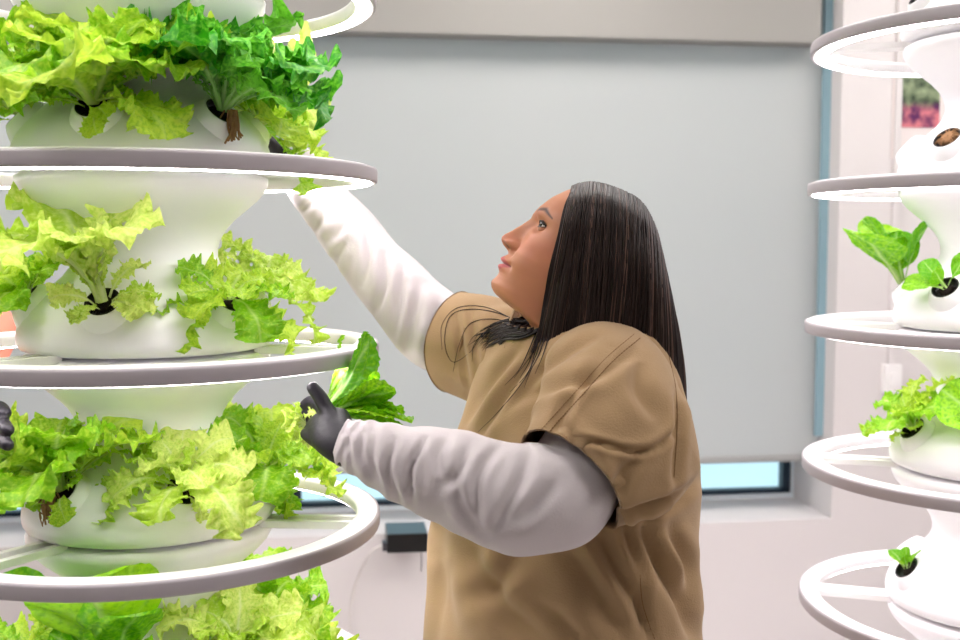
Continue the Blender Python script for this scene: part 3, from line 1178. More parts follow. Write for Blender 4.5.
def vnoise(G, sc, amp, seed, stretch=(1, 1, 1)):
    """soft low-frequency cloth waviness"""
    r = np.random.default_rng(seed)
    X = G * np.array(stretch) * sc
    s = np.zeros(G.shape[:2])
    for i in range(7):
        k = r.normal(0, 1, 3) * (1 + .5 * i)
        s += np.sin(X @ k + r.uniform(0, 6.28)) / (1 + .45 * i)
    cen = G.mean(1, keepdims=True)
    return G + nrm(G - cen) * (s * amp)[..., None]


def glove(name, chains, palm, parent, off, mat):
    mb = MB()
    for pts, r in chains:
        mb.grid(roundtube(pts, r, nv=12, n=26), cap0=True, cap1=True)
    for g in palm:
        mb.grid(g, cap0=True, cap1=True)
    return voxel(name, np.vstack(mb.V), mb.F, .0022, 5, mat, parent, off)


def hand_chains(wr, d, n, side, curl, thumb=.6, sc=1.0):
    """palm loft and five finger chains; d = pointing direction, n = back of the hand, side = towards the thumb"""
    d, n = nrm(d), np.asarray(n, float)
    n = nrm(n - d * (n @ d))
    t = nrm(np.asarray(side, float) - d * (np.asarray(side) @ d) - n * (np.asarray(side) @ n))
    wr = np.asarray(wr, float)
    palm = [tubegrid([wr - d * .05 * sc, wr - d * .02 * sc, wr + d * .012 * sc, wr + d * .05 * sc, wr + d * .088 * sc, wr + d * .097 * sc],
                     np.array([.029, .028, .030, .039, .040, .033]) * sc, np.array([.021, .020, .018, .016, .013, .009]) * sc, nv=24, n=20, up=n)]
    ch = []
    for i, (L, lat) in enumerate(zip((.072, .080, .075, .058), (.029, .010, -.010, -.028))):
        p = wr + d * (.086 - .006 * abs(i - 1)) * sc + t * lat * sc
        pts = [p - d * .03 * sc, p]
        dd = d + t * (.06 * (1.2 - i))
        dd = nrm(dd)
        ax = nrm(np.cross(n, dd))
        ang = 0
        for j, fr in enumerate((.45, .30, .25)):
            ang += curl[i] * (1.0, 1.15, .7)[j]
            v = dd * math.cos(ang) - n * math.sin(ang)
            p = p + v * L * fr * sc
            pts.append(p)
        ch.append((pts, np.array([.0105, .0100, .0090, .0083, .0070]) * sc))
    p = wr + d * .022 * sc + t * .024 * sc - n * .004 * sc
    v1 = nrm(d * .6 + t * .75 - n * .35)
    v2 = nrm(d * .85 + t * .35 - n * thumb)
    v3 = nrm(d * .8 + t * .02 - n * (thumb + .3))
    q1 = p + v1 * .038 * sc
    q2 = q1 + v2 * .032 * sc
    q3 = q2 + v3 * .024 * sc
    ch.append(([p - v1 * .012 * sc, p, q1, q2, q3], np.array([.012, .0135, .0115, .0100, .0080]) * sc))
    return ch, palm


# ------------------------------------------------------------------ the woman
wy = 1.80
HC = P(586, 242, wy)
H = Head(HC, TH0, R(3))
base = np.array([.13, 1.83 * KD, 0])
wom = empty('person', tuple(base), 'woman with long dark hair in khaki tunic reaching up to the left tower', 'person')

PHI = R(30)
fac = np.array([-math.cos(PHI), -math.sin(PHI), 0])      # where the chest faces
lat = np.array([math.sin(PHI), -math.cos(PHI), 0])       # towards her near shoulder
if lat[1] > 0:
    lat = -lat


def torso_rows(spec, nth, nrow, dip=.0, nn=2.3):
    """spec rows: centre x, centre y, z, half depth a, half width b"""
    sp = catmull(np.array(spec, float), nrow)
    th = np.linspace(0, 2 * PI, nth, endpoint=False)
    ct, st = np.cos(th), np.sin(th)
    ex = 2 / nn
    cc = np.sign(ct) * np.abs(ct) ** ex
    ss = np.sign(st) * np.abs(st) ** ex
    G = []
    for (x, y, z, a, b_) in sp:
        G.append(np.array([x, y, z]) + np.outer(cc * a, fac) + np.outer(ss * b_, lat))
    return np.array(G), th


def cen(px, py, Y):
    return P(px, py, Y)


rows = []
for (px, py, a, b_) in ((563, 860, .205, .262), (562, 760, .200, .256), (561, 690, .195, .250), (560, 640, .191, .245), (557, 590, .184, .240), (555, 545, .178, .232), (562, 500, .172, .222),
                        (570, 450, .163, .210), (572, 410, .150, .198), (572, 380, .138, .190)):
    q = cen(px, py, 1.84)
    rows.append((q[0], q[1], q[2], a, b_))
for (px, py, a, b_) in ((572, 358, .126, .182), (572, 344, .117, .175), (572, 331, .108, .163), (573, 323, .098, .145), (573, 318, .088, .120), (570, 313, .080, .094), (568, 310, .077, .086)):
    q = cen(px, py, 1.84)
    rows.append((q[0], q[1], q[2], a, b_))
G, th = torso_rows(rows, 240, 170)
# V neck: let the front of the collar sink down the chest
nr = len(G)
fr = np.exp(-(np.where(th > PI, th - 2 * PI, th) / .45) ** 2)
for i in range(nr):
    k = np.clip((i - nr * .80) / (nr * .20), 0, 1)
    G[i, :, 2] -= (k ** 1.5) * fr * .120
    G[i] += np.outer((k ** 1.2) * fr * .050, fac)
CR = [
    ([(610, 350), (575, 395), (548, 440)], 5, 4), ([(640, 345), (600, 375), (560, 385), (520, 400)], 6, 5),
    ([(600, 335), (565, 355), (530, 385), (500, 420)], 5, 4), ([(535, 355), (505, 395), (475, 440)], 5, 6), ([(520, 350), (490, 385), (465, 425)], 5, 5),
    ([(548, 440), (590, 442), (640, 452), (672, 435), (682, 410)], 3, 5), ([(560, 425), (590, 460), (605, 510)], 6, 6), ([(640, 455), (620, 480), (605, 515)], 7, 6),
    ([(676, 390), (678, 430), (674, 490)], 4, 5), ([(700, 480), (670, 500), (640, 510), (600, 522)], 5, 6), ([(660, 420), (640, 390), (640, 360)], 8, 5),
    ([(596, 525), (610, 560), (635, 600), (650, 640)], 7, 9), ([(640, 520), (655, 555), (680, 600), (695, 640)], 7, 10), ([(620, 515), (630, 545), (640, 575)], 5, 7),
    ([(560, 545), (580, 570), (600, 600), (625, 635)], 10, 7), ([(470, 545), (480, 575), (505, 610), (545, 640)], 11, 8), ([(520, 550), (500, 580), (470, 600)], 10, 6),
    ([(450, 560), (446, 590), (450, 640)], 10, 5), ([(530, 600), (560, 620), (580, 645)], 8, 5), ([(668, 530), (684, 560), (690, 600)], 6, 8), ([(640, 575), (642, 610), (655, 645)], 3, 4),
    ([(550, 480), (600, 510), (680, 500)], 6, 5),
]
G = vnoise(G, 9, .0034, 3, (1, 1, .6))
G = creases(G, CR, 1.9)
top = G[-1]
inner = [top - (top - top.mean(0)) * .012 - np.array([0, 0, .003]), top - (top - top.mean(0)) * .05 - np.array([0, 0, .02])]
GT = np.concatenate([G, np.array(inner)])
tun = MB().grid(GT, cap0=False)
tunic = tun.build('tunic', M['khaki'], wom, base)
# collar band
cb_ = MB().grid(np.array([top + np.array([0, 0, .003]), top + (top - top.mean(0)) * .02 + np.array([0, 0, .001]), G[-5] + nrm(G[-5] - G[-5].mean(0)) * .0035, G[-6] + nrm(G[-6] - G[-6].mean(0)) * .001]))
cb_.build('collar', M['khaki'], tunic)
bpy.data.objects['collar'].data.transform(Matrix.Translation(-Vector(base)))

# joints
SHn = P(614, 385, 1.68)
ELn = P(528, 497, 1.52)
WRn = P(338, 441, 1.55)
SHf = P(486, 350, 1.99)
ELf = P(385, 283, 2.10)
WRf = P(283, 158, 2.15)

# near short sleeve
sp1 = [P(588, 366, 1.78), P(606, 384, 1.69), P(608, 418, 1.625), P(592, 452, 1.57), P(566, 479, 1.53)]
Gs = tubegrid(sp1, [.080, .093, .100, .093, .0735], [.076, .092, .104, .098, .0745], nv=160, n=110, up=(0, 0, 1))
dc = Gs - Gs.mean(1, keepdims=True)
wt = np.clip(nrm(dc) @ nrm((.8, -.1, -.55)), 0, 1) ** 2 * (np.clip((np.arange(110) - 40) / 30, 0, 1) * np.clip((112 - np.arange(110)) / 22, 0, 1))[:, None]
Gs = Gs + wt[..., None] * np.array([.045, 0, .0])
Gs = vnoise(Gs, 14, .0022, 5)
# cloth hangs below the arm towards the back
pxs, pys = proj(Gs)
Gs = creases(Gs, CR, 1.7)
hem = Gs[-1]
hc = hem.mean(0)
Gs = np.concatenate([Gs, np.array([hem + (hem - hc) * .02, hem - (hem - hc) * .015, Gs[-9] - (Gs[-9] - Gs[-9].mean(0)) * .035, Gs[-22] - (Gs[-22] - Gs[-22].mean(0)) * .06])])
MB().grid(Gs).build('sleeve', M['khaki'], tunic, base)
# far short sleeve
sp2 = [P(530, 362, 1.90), P(500, 354, 1.97), P(478, 348, 2.0), P(455, 343, 2.03)]
Gf = tubegrid(sp2, [.085, .092, .088, .080], [.08, .088, .088, .084], nv=120, n=60, up=(0, 0, 1))
Gf = vnoise(Gf, 16, .0025, 6)
Gf = creases(Gf, [([(470, 310), (476, 345), (480, 385)], 4, 6), ([(455, 305), (462, 345), (470, 390)], 4, 5), ([(490, 320), (490, 360), (486, 400)], 5, 5)], 1)
hem = Gf[-1]
hc = hem.mean(0)
Gf = np.concatenate([Gf, np.array([hem + (hem - hc) * .02, hem - (hem - hc) * .015, Gf[-9] - (Gf[-9] - Gf[-9].mean(0)) * .035])])
MB().grid(Gf).build('sleeve', M['khaki'], tunic, base)

# white shirt: inner body with round neck, two long sleeves
rows_i = [(x, y, z - .022, a * .84, b_ * .84) for (x, y, z, a, b_) in rows[6:]]
Gi, th = torso_rows(rows_i, 120, 70)
fr = np.exp(-(np.where(th > PI, th - 2 * PI, th) / .6) ** 2)
for i in range(len(Gi)):
    k = np.clip((i - 70 * .7) / (70 * .3), 0, 1)
    Gi[i, :, 2] -= (k ** 1.5) * fr * .075
    Gi[i] += np.outer((k ** 1.2) * fr * .03, fac)
shirt = MB().grid(Gi).build('undershirt', M['shirt'], wom, base)

nearp = [P(612, 392, 1.68), P(592, 440, 1.60), P(568, 488, 1.545), P(530, 500, 1.52), P(497, 494, 1.515), P(455, 478, 1.52), P(400, 460, 1.535), P(362, 449, 1.545), P(341, 441, 1.55)]
Gn = tubegrid(nearp, [.058, .062, .067, .072, .067, .061, .050, .038, .0285], [.058, .062, .067, .072, .067, .061, .050, .038, .0285], nv=140, n=150)
CW = [([(395, 440), (388, 470), (400, 505)], 3.5, 4.5), ([(425, 440), (410, 470), (412, 508)], 3, 5), ([(448, 437), (440, 455), (445, 480)], 5, 4), ([(360, 430), (362, 455), (372, 480)], 4, 3.5),
      ([(375, 432), (372, 460), (384, 490)], 4, 3.5), ([(500, 445), (480, 470), (475, 500), (485, 535)], 5, 5), ([(530, 450), (520, 480), (505, 510), (490, 535)], 6, 5), ([(560, 480), (535, 505), (510, 525)], 7, 4.5),
      ([(470, 445), (460, 470), (440, 490)], 5, 4), ([(455, 480), (465, 510), (480, 535)], 5, 4.5), ([(345, 428), (350, 445), (352, 462)], 3, 2.5)]
Gn = vnoise(Gn, 18, .0015, 8)
Gn = creases(Gn, CW, 1.5)
# rings of soft bunching along the forearm
L = np.linspace(0, 1, len(Gn))
ang = np.linspace(0, 2 * PI, Gn.shape[1], endpoint=False)
wob = np.sin(2 * PI * (13 * L[:, None] + .25 * np.sin(ang[None, :] * 1 + 1)) + 1.5 * np.sin(6 * L[:, None])) * np.clip((L[:, None] - .35) * 2, 0, 1) * .0013
Gn = Gn + nrm(Gn - Gn.mean(1, keepdims=True)) * wob[..., None]
e = Gn[-1]
Gn = np.concatenate([Gn, np.array([e - (e - e.mean(0)) * .12, Gn[-6] - (Gn[-6] - Gn[-6].mean(0)) * .18])])
MB().grid(Gn).build('shirt_sleeve', M['shirt'], shirt, base)

farp = [SHf + np.array([.03, -.04, -.01]), P(470, 348, 2.02), P(436, 330, 2.05), P(402, 298, 2.09), P(370, 262, 2.12), P(340, 222, 2.14), P(312, 185, 2.155), P(293, 160, 2.155)]
Gw = tubegrid(farp, [.066, .070, .068, .062, .056, .050, .044, .036], [.066, .070, .068, .062, .056, .050, .044, .036], nv=130, n=140)
CF = [([(352, 205), (345, 225), (330, 240)], 4, 5), ([(366, 228), (368, 255), (362, 285)], 3.5, 5), ([(385, 255), (384, 285), (376, 312)], 4, 6), ([(402, 270), (400, 300), (396, 335)], 4, 5.5),
      ([(420, 285), (412, 320), (408, 350)], 5, 5), ([(330, 205), (318, 225), (312, 235)], 4, 4), ([(440, 300), (436, 335), (428, 370)], 5, 5), ([(345, 240), (335, 262), (332, 275)], 4, 4), ([(322, 190), (310, 205), (300, 212)], 3, 3.5)]
Gw = vnoise(Gw, 18, .002, 9)
Gw = creases(Gw, CF, 1.6)
MB().grid(Gw).build('shirt_sleeve', M['shirt'], shirt, base)

# body: head, neck, trunk core, arms
bm = MB()
neck_to = [P(566, 338, 1.825), P(574, 368, 1.835)]
head_mesh(H, neck_to, bm)
skin4 = SKIN
core, _ = torso_rows([(x, y, z, a * .8, b_ * .8) for (x, y, z, a, b_) in rows[4:13]], 40, 30)
bm.grid(core, cap0=True, cap1=True, tint=skin4)
bm.grid(roundtube([SHn, ELn, WRn - (WRn - ELn) * .12, WRn - (WRn - ELn) * .05], [.045, .04, .0235, .022], nv=20, n=30), cap0=True, cap1=True, tint=skin4)
bm.grid(roundtube([SHf, ELf, WRf], [.045, .032, .02], nv=20, n=30), cap0=True, cap1=True, tint=skin4)
body = bm.build('body', M['skin'], wom, base)
eye_obj(H, 1, body, base)
eye_obj(H, -1, body, base)

# gloves
ch = [
    ([P(336, 424, 1.568), P(327, 410, 1.585), P(320, 397, 1.590), P(313, 388, 1.592)], [.0115, .0110, .0102, .0090]),             # index
    ([P(332, 424, 1.58), P(322, 409, 1.61), P(312, 402, 1.630), P(305, 405, 1.635)], [.0110, .0105, .0095, .0080]),
    ([P(331, 430, 1.585), P(319, 418, 1.62), P(309, 413, 1.635), P(303, 419, 1.635)], [.0110, .0100, .0090, .0078]),
    ([P(330, 437, 1.585), P(319, 429, 1.615), P(311, 427, 1.627), P(306, 433, 1.62)], [.0100, .0092, .0082, .0070]),
    ([P(336, 444, 1.555), P(326, 445, 1.553), P(316, 440, 1.565), P(306, 434, 1.580)], [.0125, .0120, .0105, .0085]),               # thumb
]
palm = [tubegrid([P(352, 448, 1.546), P(341, 442.5, 1.551), P(333, 434, 1.563), P(327, 421, 1.588), P(325, 415, 1.597)], [.029, .0285, .031, .031, .024], [.024, .022, .020, .016, .012], nv=24, n=18, up=nrm((.5, -1, .4)))]
glove('glove', ch, palm, wom, base, M['glove'])
dF = nrm(WRf - ELf)
ch, palm = hand_chains(WRf, nrm(dF + np.array([-.5, -.2, 0])), (.6, .5, .6), (0, -1, .3), (.35, .4, .45, .5))
g2_ = glove('glove', ch, palm, wom, base, M['glove'])

# legs (below the picture) so that she stands on the floor
for s in (1, -1):
    hx = base[:2] + lat[:2] * .1 * s
    zt = .86
    pth = [np.array([hx[0], hx[1], zt]), np.array([hx[0] - .01, hx[1], .48]), np.array([hx[0], hx[1], .06])]
    MB().grid(tubegrid(pth, [.115, .085, .062], nv=32, n=24, up=tuple(fac)), cap0=True, cap1=True).build('trouser_leg', M['trouser'], wom, base)
    fo = np.array([hx[0], hx[1], 0.0])
    pth = [fo - fac * .07 + (0, 0, .045), fo + (0, 0, .05), fo + fac * .09 + (0, 0, .04), fo + fac * .17 + (0, 0, .027)]
    Gsh = tubegrid(pth, [.034, .042, .046, .03], [.045, .05, .04, .025], nv=24, n=20)
    Gsh[..., 2] = np.maximum(Gsh[..., 2], 0.0)
    MB().grid(Gsh, cap0=True, cap1=True).build('shoe', M['shoe'], wom, base)

dgo = [o for o in COL.objects if o.name.split('.')[0] in ('tunic', 'sleeve') and o.type == 'MESH']
VV, FF, nn_ = [], [], 0
for o in dgo:
    me = o.data
    VV += [Vector(v.co) + Vector(base) for v in me.vertices]
    FF += [tuple(i + nn_ for i in p.vertices) for p in me.polygons]
    nn_ += len(me.vertices)
bvh = BVHTree.FromPolygons(VV, FF)


def onsurf(px, py):
    o = Vector((0, 0, EYE))
    d = (Vector(P(px, py, 1.0)) - o).normalized()
    h = bvh.ray_cast(o, d)
    return (np.array(h[0]), np.array(h[1])) if h[0] is not None else (None, None)




def oncloth(pts, Y, lift):
    """points lying on the cloth where there is cloth below them, else at depth Y"""
    out = []
    for k, (x, y) in enumerate(pts):
        h, _ = onsurf(x, y)
        yy = Y[k] if isinstance(Y, (list, tuple)) else Y
        if h is None or h[1] > yy * KD + .09:
            out.append(P(x, y, yy))
        else:
            out.append(h + nrm(np.array([0, 0, EYE]) - h) * lift)
    return out


# ---- hair
MID = catmull(np.array([(572, 186), (581, 183), (595, 182), (617, 188), (641, 201), (656, 228), (663, 260), (668, 296)], float), 101)
END = catmull(np.array([(533, 372), (548, 376), (576, 372), (605, 372), (635, 380), (660, 405), (676, 425), (686, 432)], float), 101)
WA = catmull(np.array([.060, .074, .082, .085, .083, .074, .052, .004]), 101)[:, 0]


def hair_pt(a, v, side, lift=0.0):
    """a 0 front .. 1 back, v 0 parting .. 1 tip"""
    i = a * 100
    k = int(min(i, 99))
    f_ = i - k
    m = MID[k] * (1 - f_) + MID[k + 1] * f_
    e_ = END[k] * (1 - f_) + END[k + 1] * f_
    w = WA[k] * (1 - f_) + WA[k + 1] * f_
    bow = 5.0 * math.sin(PI * v) * (1 if a > .35 else a / .35 - .15)
    px = m[0] * (1 - v) + e_[0] * v + bow * (.3 + a)
    py = m[1] * (1 - v) + e_[1] * v - 3.5 * math.sin(PI * min(v * 2.5, 1)) * (a > .1)
    g = math.sin(min(v / .42, 1) * PI / 2) ** .8
    yo = side * (w * g + .004)
    Y = HC[1] - yo
    p = PR(px, py, Y)
    f, y, u = H.loc(p)
    if u > -.125 and f > -.12:
        need = float(headw(np.array(f), np.array(u))) + .007 * min(1, v * 6)
        if abs(y) < need and v > .015:
            Y = HC[1] - side * need * 1.0
            p = PR(px, py, Y)
    if lift:
        cdir = nrm(p - HC)
        p = p + (np.array([0, -side, 0]) * .7 + cdir * .3) * lift
    return p


hb_ = MB()
DK = np.array(srgb((34, 24, 22)))
na, nv_ = 60, 40
for side in (1, -1):
    G = np.array([[hair_pt(a, v, side) for v in np.linspace(0, 1, nv_)] for a in np.linspace(0, 1, na)])
    hb_.grid(G, closed=False, tint=DK)
r = np.random.default_rng(11)
for side, cnt in ((1, 620), (-1, 160)):
    for i in range(cnt):
        a = float(np.clip(r.beta(1.0, 1.0), 0, 1))
        v1 = r.uniform(.86, 1.04)
        v0 = 0 if r.random() < .8 else r.uniform(0, .3)
        da = r.normal(0, .018)
        lift = r.uniform(.0005, .0055)
        ph_ = r.uniform(0, 6.28)
        pts = []
        for v in np.linspace(v0, v1, 16):
            if a < .08:
                da = abs(da) - .01
            aa = float(np.clip(a + da * v + .007 * math.sin(5 * v + ph_), 0, 1))
            pts.append(hair_pt(aa, min(v, 1), side, lift * min(1, v * 5 + .25)))
        rad = r.uniform(.0007, .0020)
        sh = r.uniform(.55, 1.5)
        col = DK * sh + np.array([.006, .003, .001, 0]) * r.random()
        if r.random() < .10:
            col = np.array(srgb((92, 70, 62)))
        col[3] = 1
        tp = np.linspace(1, .45, 16)
        tp[0] = .5
        hb_.grid(tubegrid(pts, rad * tp, nv=5, up=(0, -1, 0)), tint=col)


def lock(pts, rad, n=20, nv=6, tint=DK):
    hb_.grid(tubegrid(pts, rad, nv=nv, n=n, up=(0, -1, .1)), cap0=True, cap1=True, tint=tint)


# long strands down the back edge
for i in range(46):
    x0 = r.uniform(0, 1)
    dx = r.normal(0, 1.5)
    Y = 1.80 + r.normal(0, .02)
    lock([P(650 + 12 * x0, 240 + 30 * x0, Y), P(660 + 8 * x0, 300, Y), P(664 + 10 * x0 + dx, 350, Y + .01), P(672 + 8 * x0 + dx, 395, Y + .02), P(680 + 6 * x0 + dx, 418 + 20 * r.random(), Y + .02)], [.0022, .0022, .0018, .0012, .0006])
# hair thrown over the far shoulder
for i in range(110):
    a = r.random()
    e_ = r.random()
    q = catmull(np.array([(556, 308 + 14 * a), (540, 312 + 18 * a), (522, 316 + 20 * a + 3 * e_), (507 - 5 * e_, 319 + 21 * a), (497 - 12 * e_ + 4 * a, 325 + 20 * a), (492 - 26 * e_ + 16 * a, 334 + 18 * a * e_ + r.normal(0, 3)), (488 - 30 * e_ + 18 * a, 344 + 16 * a * e_ + r.normal(0, 5))], float), 18)
    n_ = int(r.uniform(11, 18.9))
    q = q[:n_]
    lift = r.uniform(.001, .006)
    lock(oncloth([tuple(p) for p in q], [1.83 + .004 * k for k in range(n_)], lift), r.uniform(.6, 1.2) * np.interp(np.linspace(0, 1, n_), [0, .3, .7, 1], [.0011, .0013, .0009, .0002]), n=24, nv=5, tint=DK * r.uniform(.5, 1.2))
for pts in ([(522, 322), (490, 311), (462, 310), (448, 320), (445, 345), (453, 362), (470, 352), (480, 337)], [(515, 320), (485, 307), (457, 308), (442, 325), (442, 350)], [(520, 325), (492, 319), (470, 324), (459, 345), (453, 372)], [(510, 328), (488, 330), (474, 345), (472, 362)]):
    q = catmull(np.array(pts, float), 30)
    lock(oncloth([tuple(p) for p in q], 1.9, .0015), np.linspace(.0008, .0003, 30), n=60, nv=5)
# wisps in front of the collar and chest
for pts in ([(541, 325), (537, 345), (528, 372), (510, 392)], [(545, 325), (538, 350), (524, 380), (498, 412), (478, 432)], [(543, 325), (533, 352), (514, 378)], [(539, 330), (530, 360), (520, 378)], [(547, 330), (540, 352), (531, 370), (524, 388)],
            [(550, 332), (543, 355), (535, 374)], [(537, 330), (528, 352), (519, 370), (505, 385)]):
    q = catmull(np.array(pts, float), 18)
    lock(oncloth([tuple(p) for p in q], 1.74, .003), np.linspace(.0012, .0003, 18), n=40, nv=5)
# loose hairs along the cheek
for i in range(40):
    o_ = r.normal(1.2, 1.9)
    b_ = r.uniform(0, 1)
    pts = [(573 + o_ * .3, 189), (567 + o_, 207), (561 + o_ * 1.2, 236), (553 + o_ * 1.3, 268), (547 + o_ * 1.2, 300), (541 + o_, 330), (534 + o_ * 2, 352 + 14 * b_)]
    out = []
    for (x, y) in pts:
        p = PR(x, y, HC[1] - .06)
        f, yy, u = H.loc(p)
        w_ = float(headw(np.array(f), np.array(u))) if u > -.13 else .062
        out.append(PR(x, y, HC[1] - max(w_ + .0045, .03)))
    lock(out, [.0006, .0008, .0008, .0008, .0007, .0006, .0003], n=26, nv=5, tint=DK * r.uniform(.7, 1.3))
hair = hb_.build('hair', M['hair'], body, base)

# ---- stitched seams laid on the cloth
def seam(pts, step=3.2, dash=.55, rad=.0007, lift=.0006):
    q = catmull(np.array(pts, float), 200)
    s_ = np.concatenate([[0], np.cumsum(np.linalg.norm(np.diff(q, axis=0), axis=1))])
    n = int(s_[-1] / step * 8)
    runs, cur = [], []
    for i in range(n):
        d_ = i / 8 * step
        h, _ = onsurf(np.interp(d_, s_, q[:, 0]), np.interp(d_, s_, q[:, 1]))
        if h is None or (cur and np.linalg.norm(h - cur[-1][0]) > .008):
            runs.append(cur)
            cur = []
        if h is not None:
            on = (i % 8) / 8 < dash
            cur.append((h + nrm(np.array([0, 0, EYE]) - h) * (lift if on else -.0006), rad if on else rad * .5))
    runs.append(cur)
    for c_ in runs:
        if len(c_) > 16:
            MB().grid(tubegrid([p for p, _ in c_], [x for _, x in c_], nv=5), cap0=True, cap1=True).build('stitching', M['stitch'], tunic, base)


seam([(640, 338), (612, 362), (585, 392), (556, 424), (545, 438)])
seam([(634, 334), (606, 358), (579, 388), (550, 420), (538, 433)], rad=.0005)
seam([(541, 441), (560, 466), (580, 496), (593, 518)])
seam([(640, 575), (643, 605), (655, 640)], rad=.0005)
seam([(668, 352), (676, 390), (677, 430), (674, 478)], step=3.4, dash=.9, rad=.0005)

# ---- the lettuce she holds
lp = P(312, 420, 1.625)
lettuce('lettuce', lp, nrm((.75, .35, .25)), 'romaine', .125, 9, 'fresh green lettuce held in the black gloved hand', 31, GL, el=(-20, 42), upmix=.25, plug=False, dirs=[(.9, .1, .05, .115), (.85, .25, .3, .12), (.75, .2, .6, .11), (.95, -.05, .2, .105)])
lettuce_root = [o for o in COL.objects if o.get('label', '').startswith('fresh green lettuce held')][0]
for k, (dx, dy, dz, sc) in enumerate(((-.6, -.2, .75, .045), (-.8, -.3, .2, .05), (-.5, -.5, -.5, .05), (-.2, -.4, .9, .04), (-.9, 0, .5, .05), (-.7, -.3, -.2, .045))):
    lf = link('leaf', LEAF['pale'][k], lettuce_root)
    lf.rotation_mode = 'QUATERNION'
    lf.rotation_quaternion = Vector((dx, dy, dz)).to_track_quat('Z', 'Y')
    lf.scale = (sc, sc, sc)
    lf.location = (-.008, -.004, -.004)

# ------------------------------------------------------------------ second person, almost wholly outside the left edge
b2 = np.array([-1.26, 2.28 * KD, 0])
per = empty('person', tuple(b2), 'person beyond the left edge, only black gloved fingertips and a salmon sleeve showing', 'person')
f2 = nrm((.55, -.83, 0))
l2 = nrm((f2[1], -f2[0], 0))
H2 = Head(b2 + np.array([.02, -.02, 1.58]), R(-12), math.atan2(-f2[1], -f2[0]))
bm = MB()
head_mesh(H2, [b2 + np.array([0, 0, 1.42]), b2 + np.array([0, 0, 1.36])], bm)
sh2 = P(-22, 332, 2.18)
el2 = P(-75, 420, 1.88)
wr2 = P(-62, 432, 1.63)
bm.grid(roundtube([sh2, el2, wr2], [.045, .04, .026], nv=18, n=24), cap0=True, cap1=True, tint=SKIN)
sh3 = b2 - l2 * .19 * (1 if (l2[0] > 0) else -1) + np.array([0, 0, 1.34])
bm.grid(roundtube([sh3, sh3 + (0, 0, -.28), sh3 + (.02, -.02, -.52)], [.045, .04, .028], nv=18, n=24), cap0=True, cap1=True, tint=SKIN)
ch, palm = hand_chains(sh3 + (.02, -.02, -.52), (0, 0, -1), (-1, 0, 0), (.5, -.8, 0), (.2, .25, .3, .35))
for pts, rr in ch:
    bm.grid(roundtube(pts, rr, nv=10, n=20), cap0=True, cap1=True, tint=SKIN)
for g in palm:
    bm.grid(g, cap0=True, cap1=True, tint=SKIN)
fac_s, lat_s = fac, lat
fac, lat = f2, l2
Gc, _ = torso_rows([(b2[0], b2[1], z, a, b_) for z, a, b_ in ((.78, .12, .18), (1.0, .115, .165), (1.2, .12, .175), (1.33, .10, .18), (1.385, .08, .13), (1.42, .065, .075))], 48, 40)
bm.grid(Gc * 1, cap0=True, cap1=True, tint=SKIN)
body2 = bm.build('body', M['skin'], per, b2)
eye_obj(H2, 1, body2, b2)
eye_obj(H2, -1, body2, b2)
Gc2 = Gc.copy()
cc_ = Gc.mean(1, keepdims=True)
Gc2[:-4] = cc_[:-4] + (Gc[:-4] - cc_[:-4]) * 1.08
top_ = MB().grid(Gc2[:-3]).build('shirt', M['salmon'], per, b2)
MB().grid(tubegrid([sh2 + (-.06, .05, .0), sh2, sh2 * .55 + el2 * .45], [.06, .066, .062], nv=36, n=20)).build('sleeve', M['salmon'], top_, b2)
MB().grid(tubegrid([sh3 + (.05, .0, .02), sh3 + (0, 0, -.03), sh3 + (0, 0, -.16)], [.055, .062, .06], nv=36, n=20, up=(1, 0, 0))).build('sleeve', M['salmon'], top_, b2)
fac, lat = fac_s, lat_s
hcap = []
for q in np.linspace(0, 1, 20):
    hcap.append([])
    for a in np.linspace(-2.55, 2.55, 40):
        u = .095 - .16 * q * (1 if abs(a) > .9 else .45 + .55 * (abs(a) / .9))
        u_ = min(u, .0862)
        ff, fb, w = hparam(np.array(u_))
        s_ = 1.06 + (.1 if u > .08 else 0)
        c = -.008
        an = a + PI
        f_ = c + (float(ff) - c if math.cos(an) > 0 else c - float(fb)) * math.cos(an) * s_
        hcap[-1].append(H2.w(f_, float(w) * math.sin(an) * s_, u))
MB().grid(np.array(hcap), closed=False, tint=DK).build('hair', M['hair'], body2, b2)
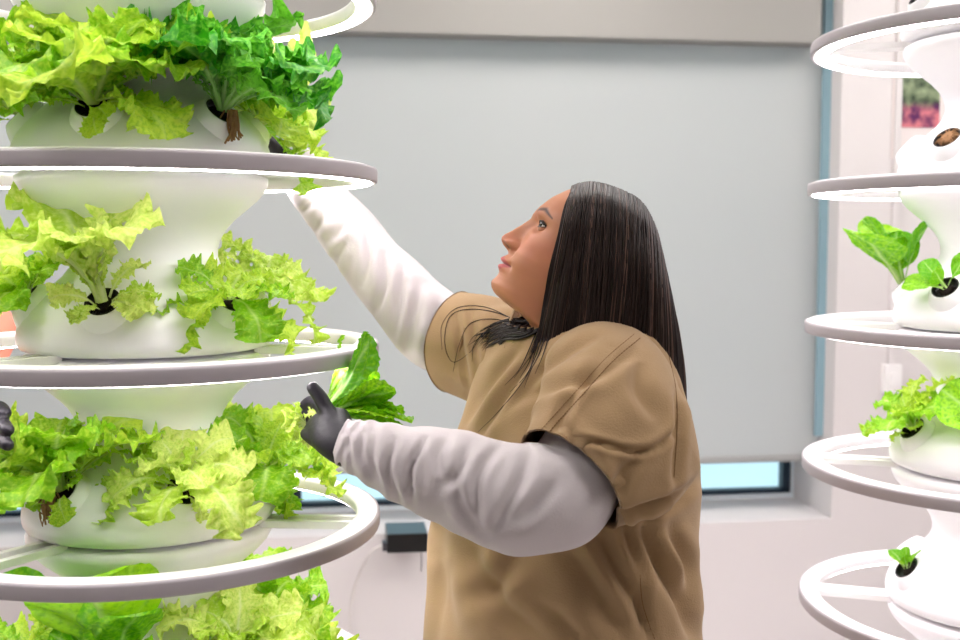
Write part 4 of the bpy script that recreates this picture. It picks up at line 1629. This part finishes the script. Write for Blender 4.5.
ch = [([P(-34, 415, 1.630), P(-19, 407, 1.605), P(-1, 408, 1.565), P(5, 413, 1.530)], [.0115, .011, .0100, .0085]),
      ([P(-36, 424, 1.630), P(-18, 422, 1.595), P(1, 424, 1.530), P(8, 430, 1.500)], [.0115, .011, .0100, .0085]),
      ([P(-36, 434, 1.630), P(-18, 438, 1.590), P(0, 441, 1.520), P(8, 445, 1.490)], [.011, .0105, .0095, .008]),
      ([P(-37, 444, 1.630), P(-22, 452, 1.595), P(-10, 457, 1.570), P(-6, 460, 1.560)], [.010, .0095, .0085, .007]),
      ([P(-52, 420, 1.620), P(-42, 402, 1.590), P(-28, 396, 1.565), P(-18, 398, 1.550)], [.0125, .0115, .010, .008])]
palm = [tubegrid([wr2 + (-.02, .03, 0), wr2, P(-50, 432, 1.630), P(-36, 430, 1.625), P(-29, 429, 1.615)], [.027, .027, .036, .040, .033], [.022, .020, .017, .014, .010], nv=24, n=18, up=(.3, -1, 0))]
glove('glove', ch, palm, per, b2, M['glove'])
for s in (1, -1):
    hx = b2[:2] + l2[:2] * .09 * s
    MB().grid(tubegrid([(hx[0], hx[1], .84), (hx[0], hx[1], .46), (hx[0], hx[1], .06)], [.095, .07, .055], nv=28, n=20, up=tuple(f2)), cap0=True, cap1=True).build('trouser_leg', M['trouser'], per, b2)
    fo = np.array([hx[0], hx[1], 0.0])
    Gsh = tubegrid([fo - f2 * .07 + (0, 0, .045), fo + (0, 0, .05), fo + f2 * .09 + (0, 0, .04), fo + f2 * .17 + (0, 0, .027)], [.034, .042, .046, .03], [.045, .05, .04, .025], nv=24, n=20)
    Gsh[..., 2] = np.maximum(Gsh[..., 2], 0.0)
    MB().grid(Gsh, cap0=True, cap1=True).build('shoe', M['shoe'], per, b2)

# ------------------------------------------------------------------ world and colour
w = bpy.data.worlds.new('daylight')
SC.world = w
w.use_nodes = True
nt = w.node_tree
bg = nt.nodes['Background']
bg.inputs['Color'].default_value = srgb((190, 222, 234))
bg.inputs['Strength'].default_value = .92
SC.view_settings.view_transform = 'Standard'
SC.view_settings.look = 'None'
SC.view_settings.exposure = 0.75
SC.view_settings.gamma = 1
SC.view_settings.use_curve_mapping = False
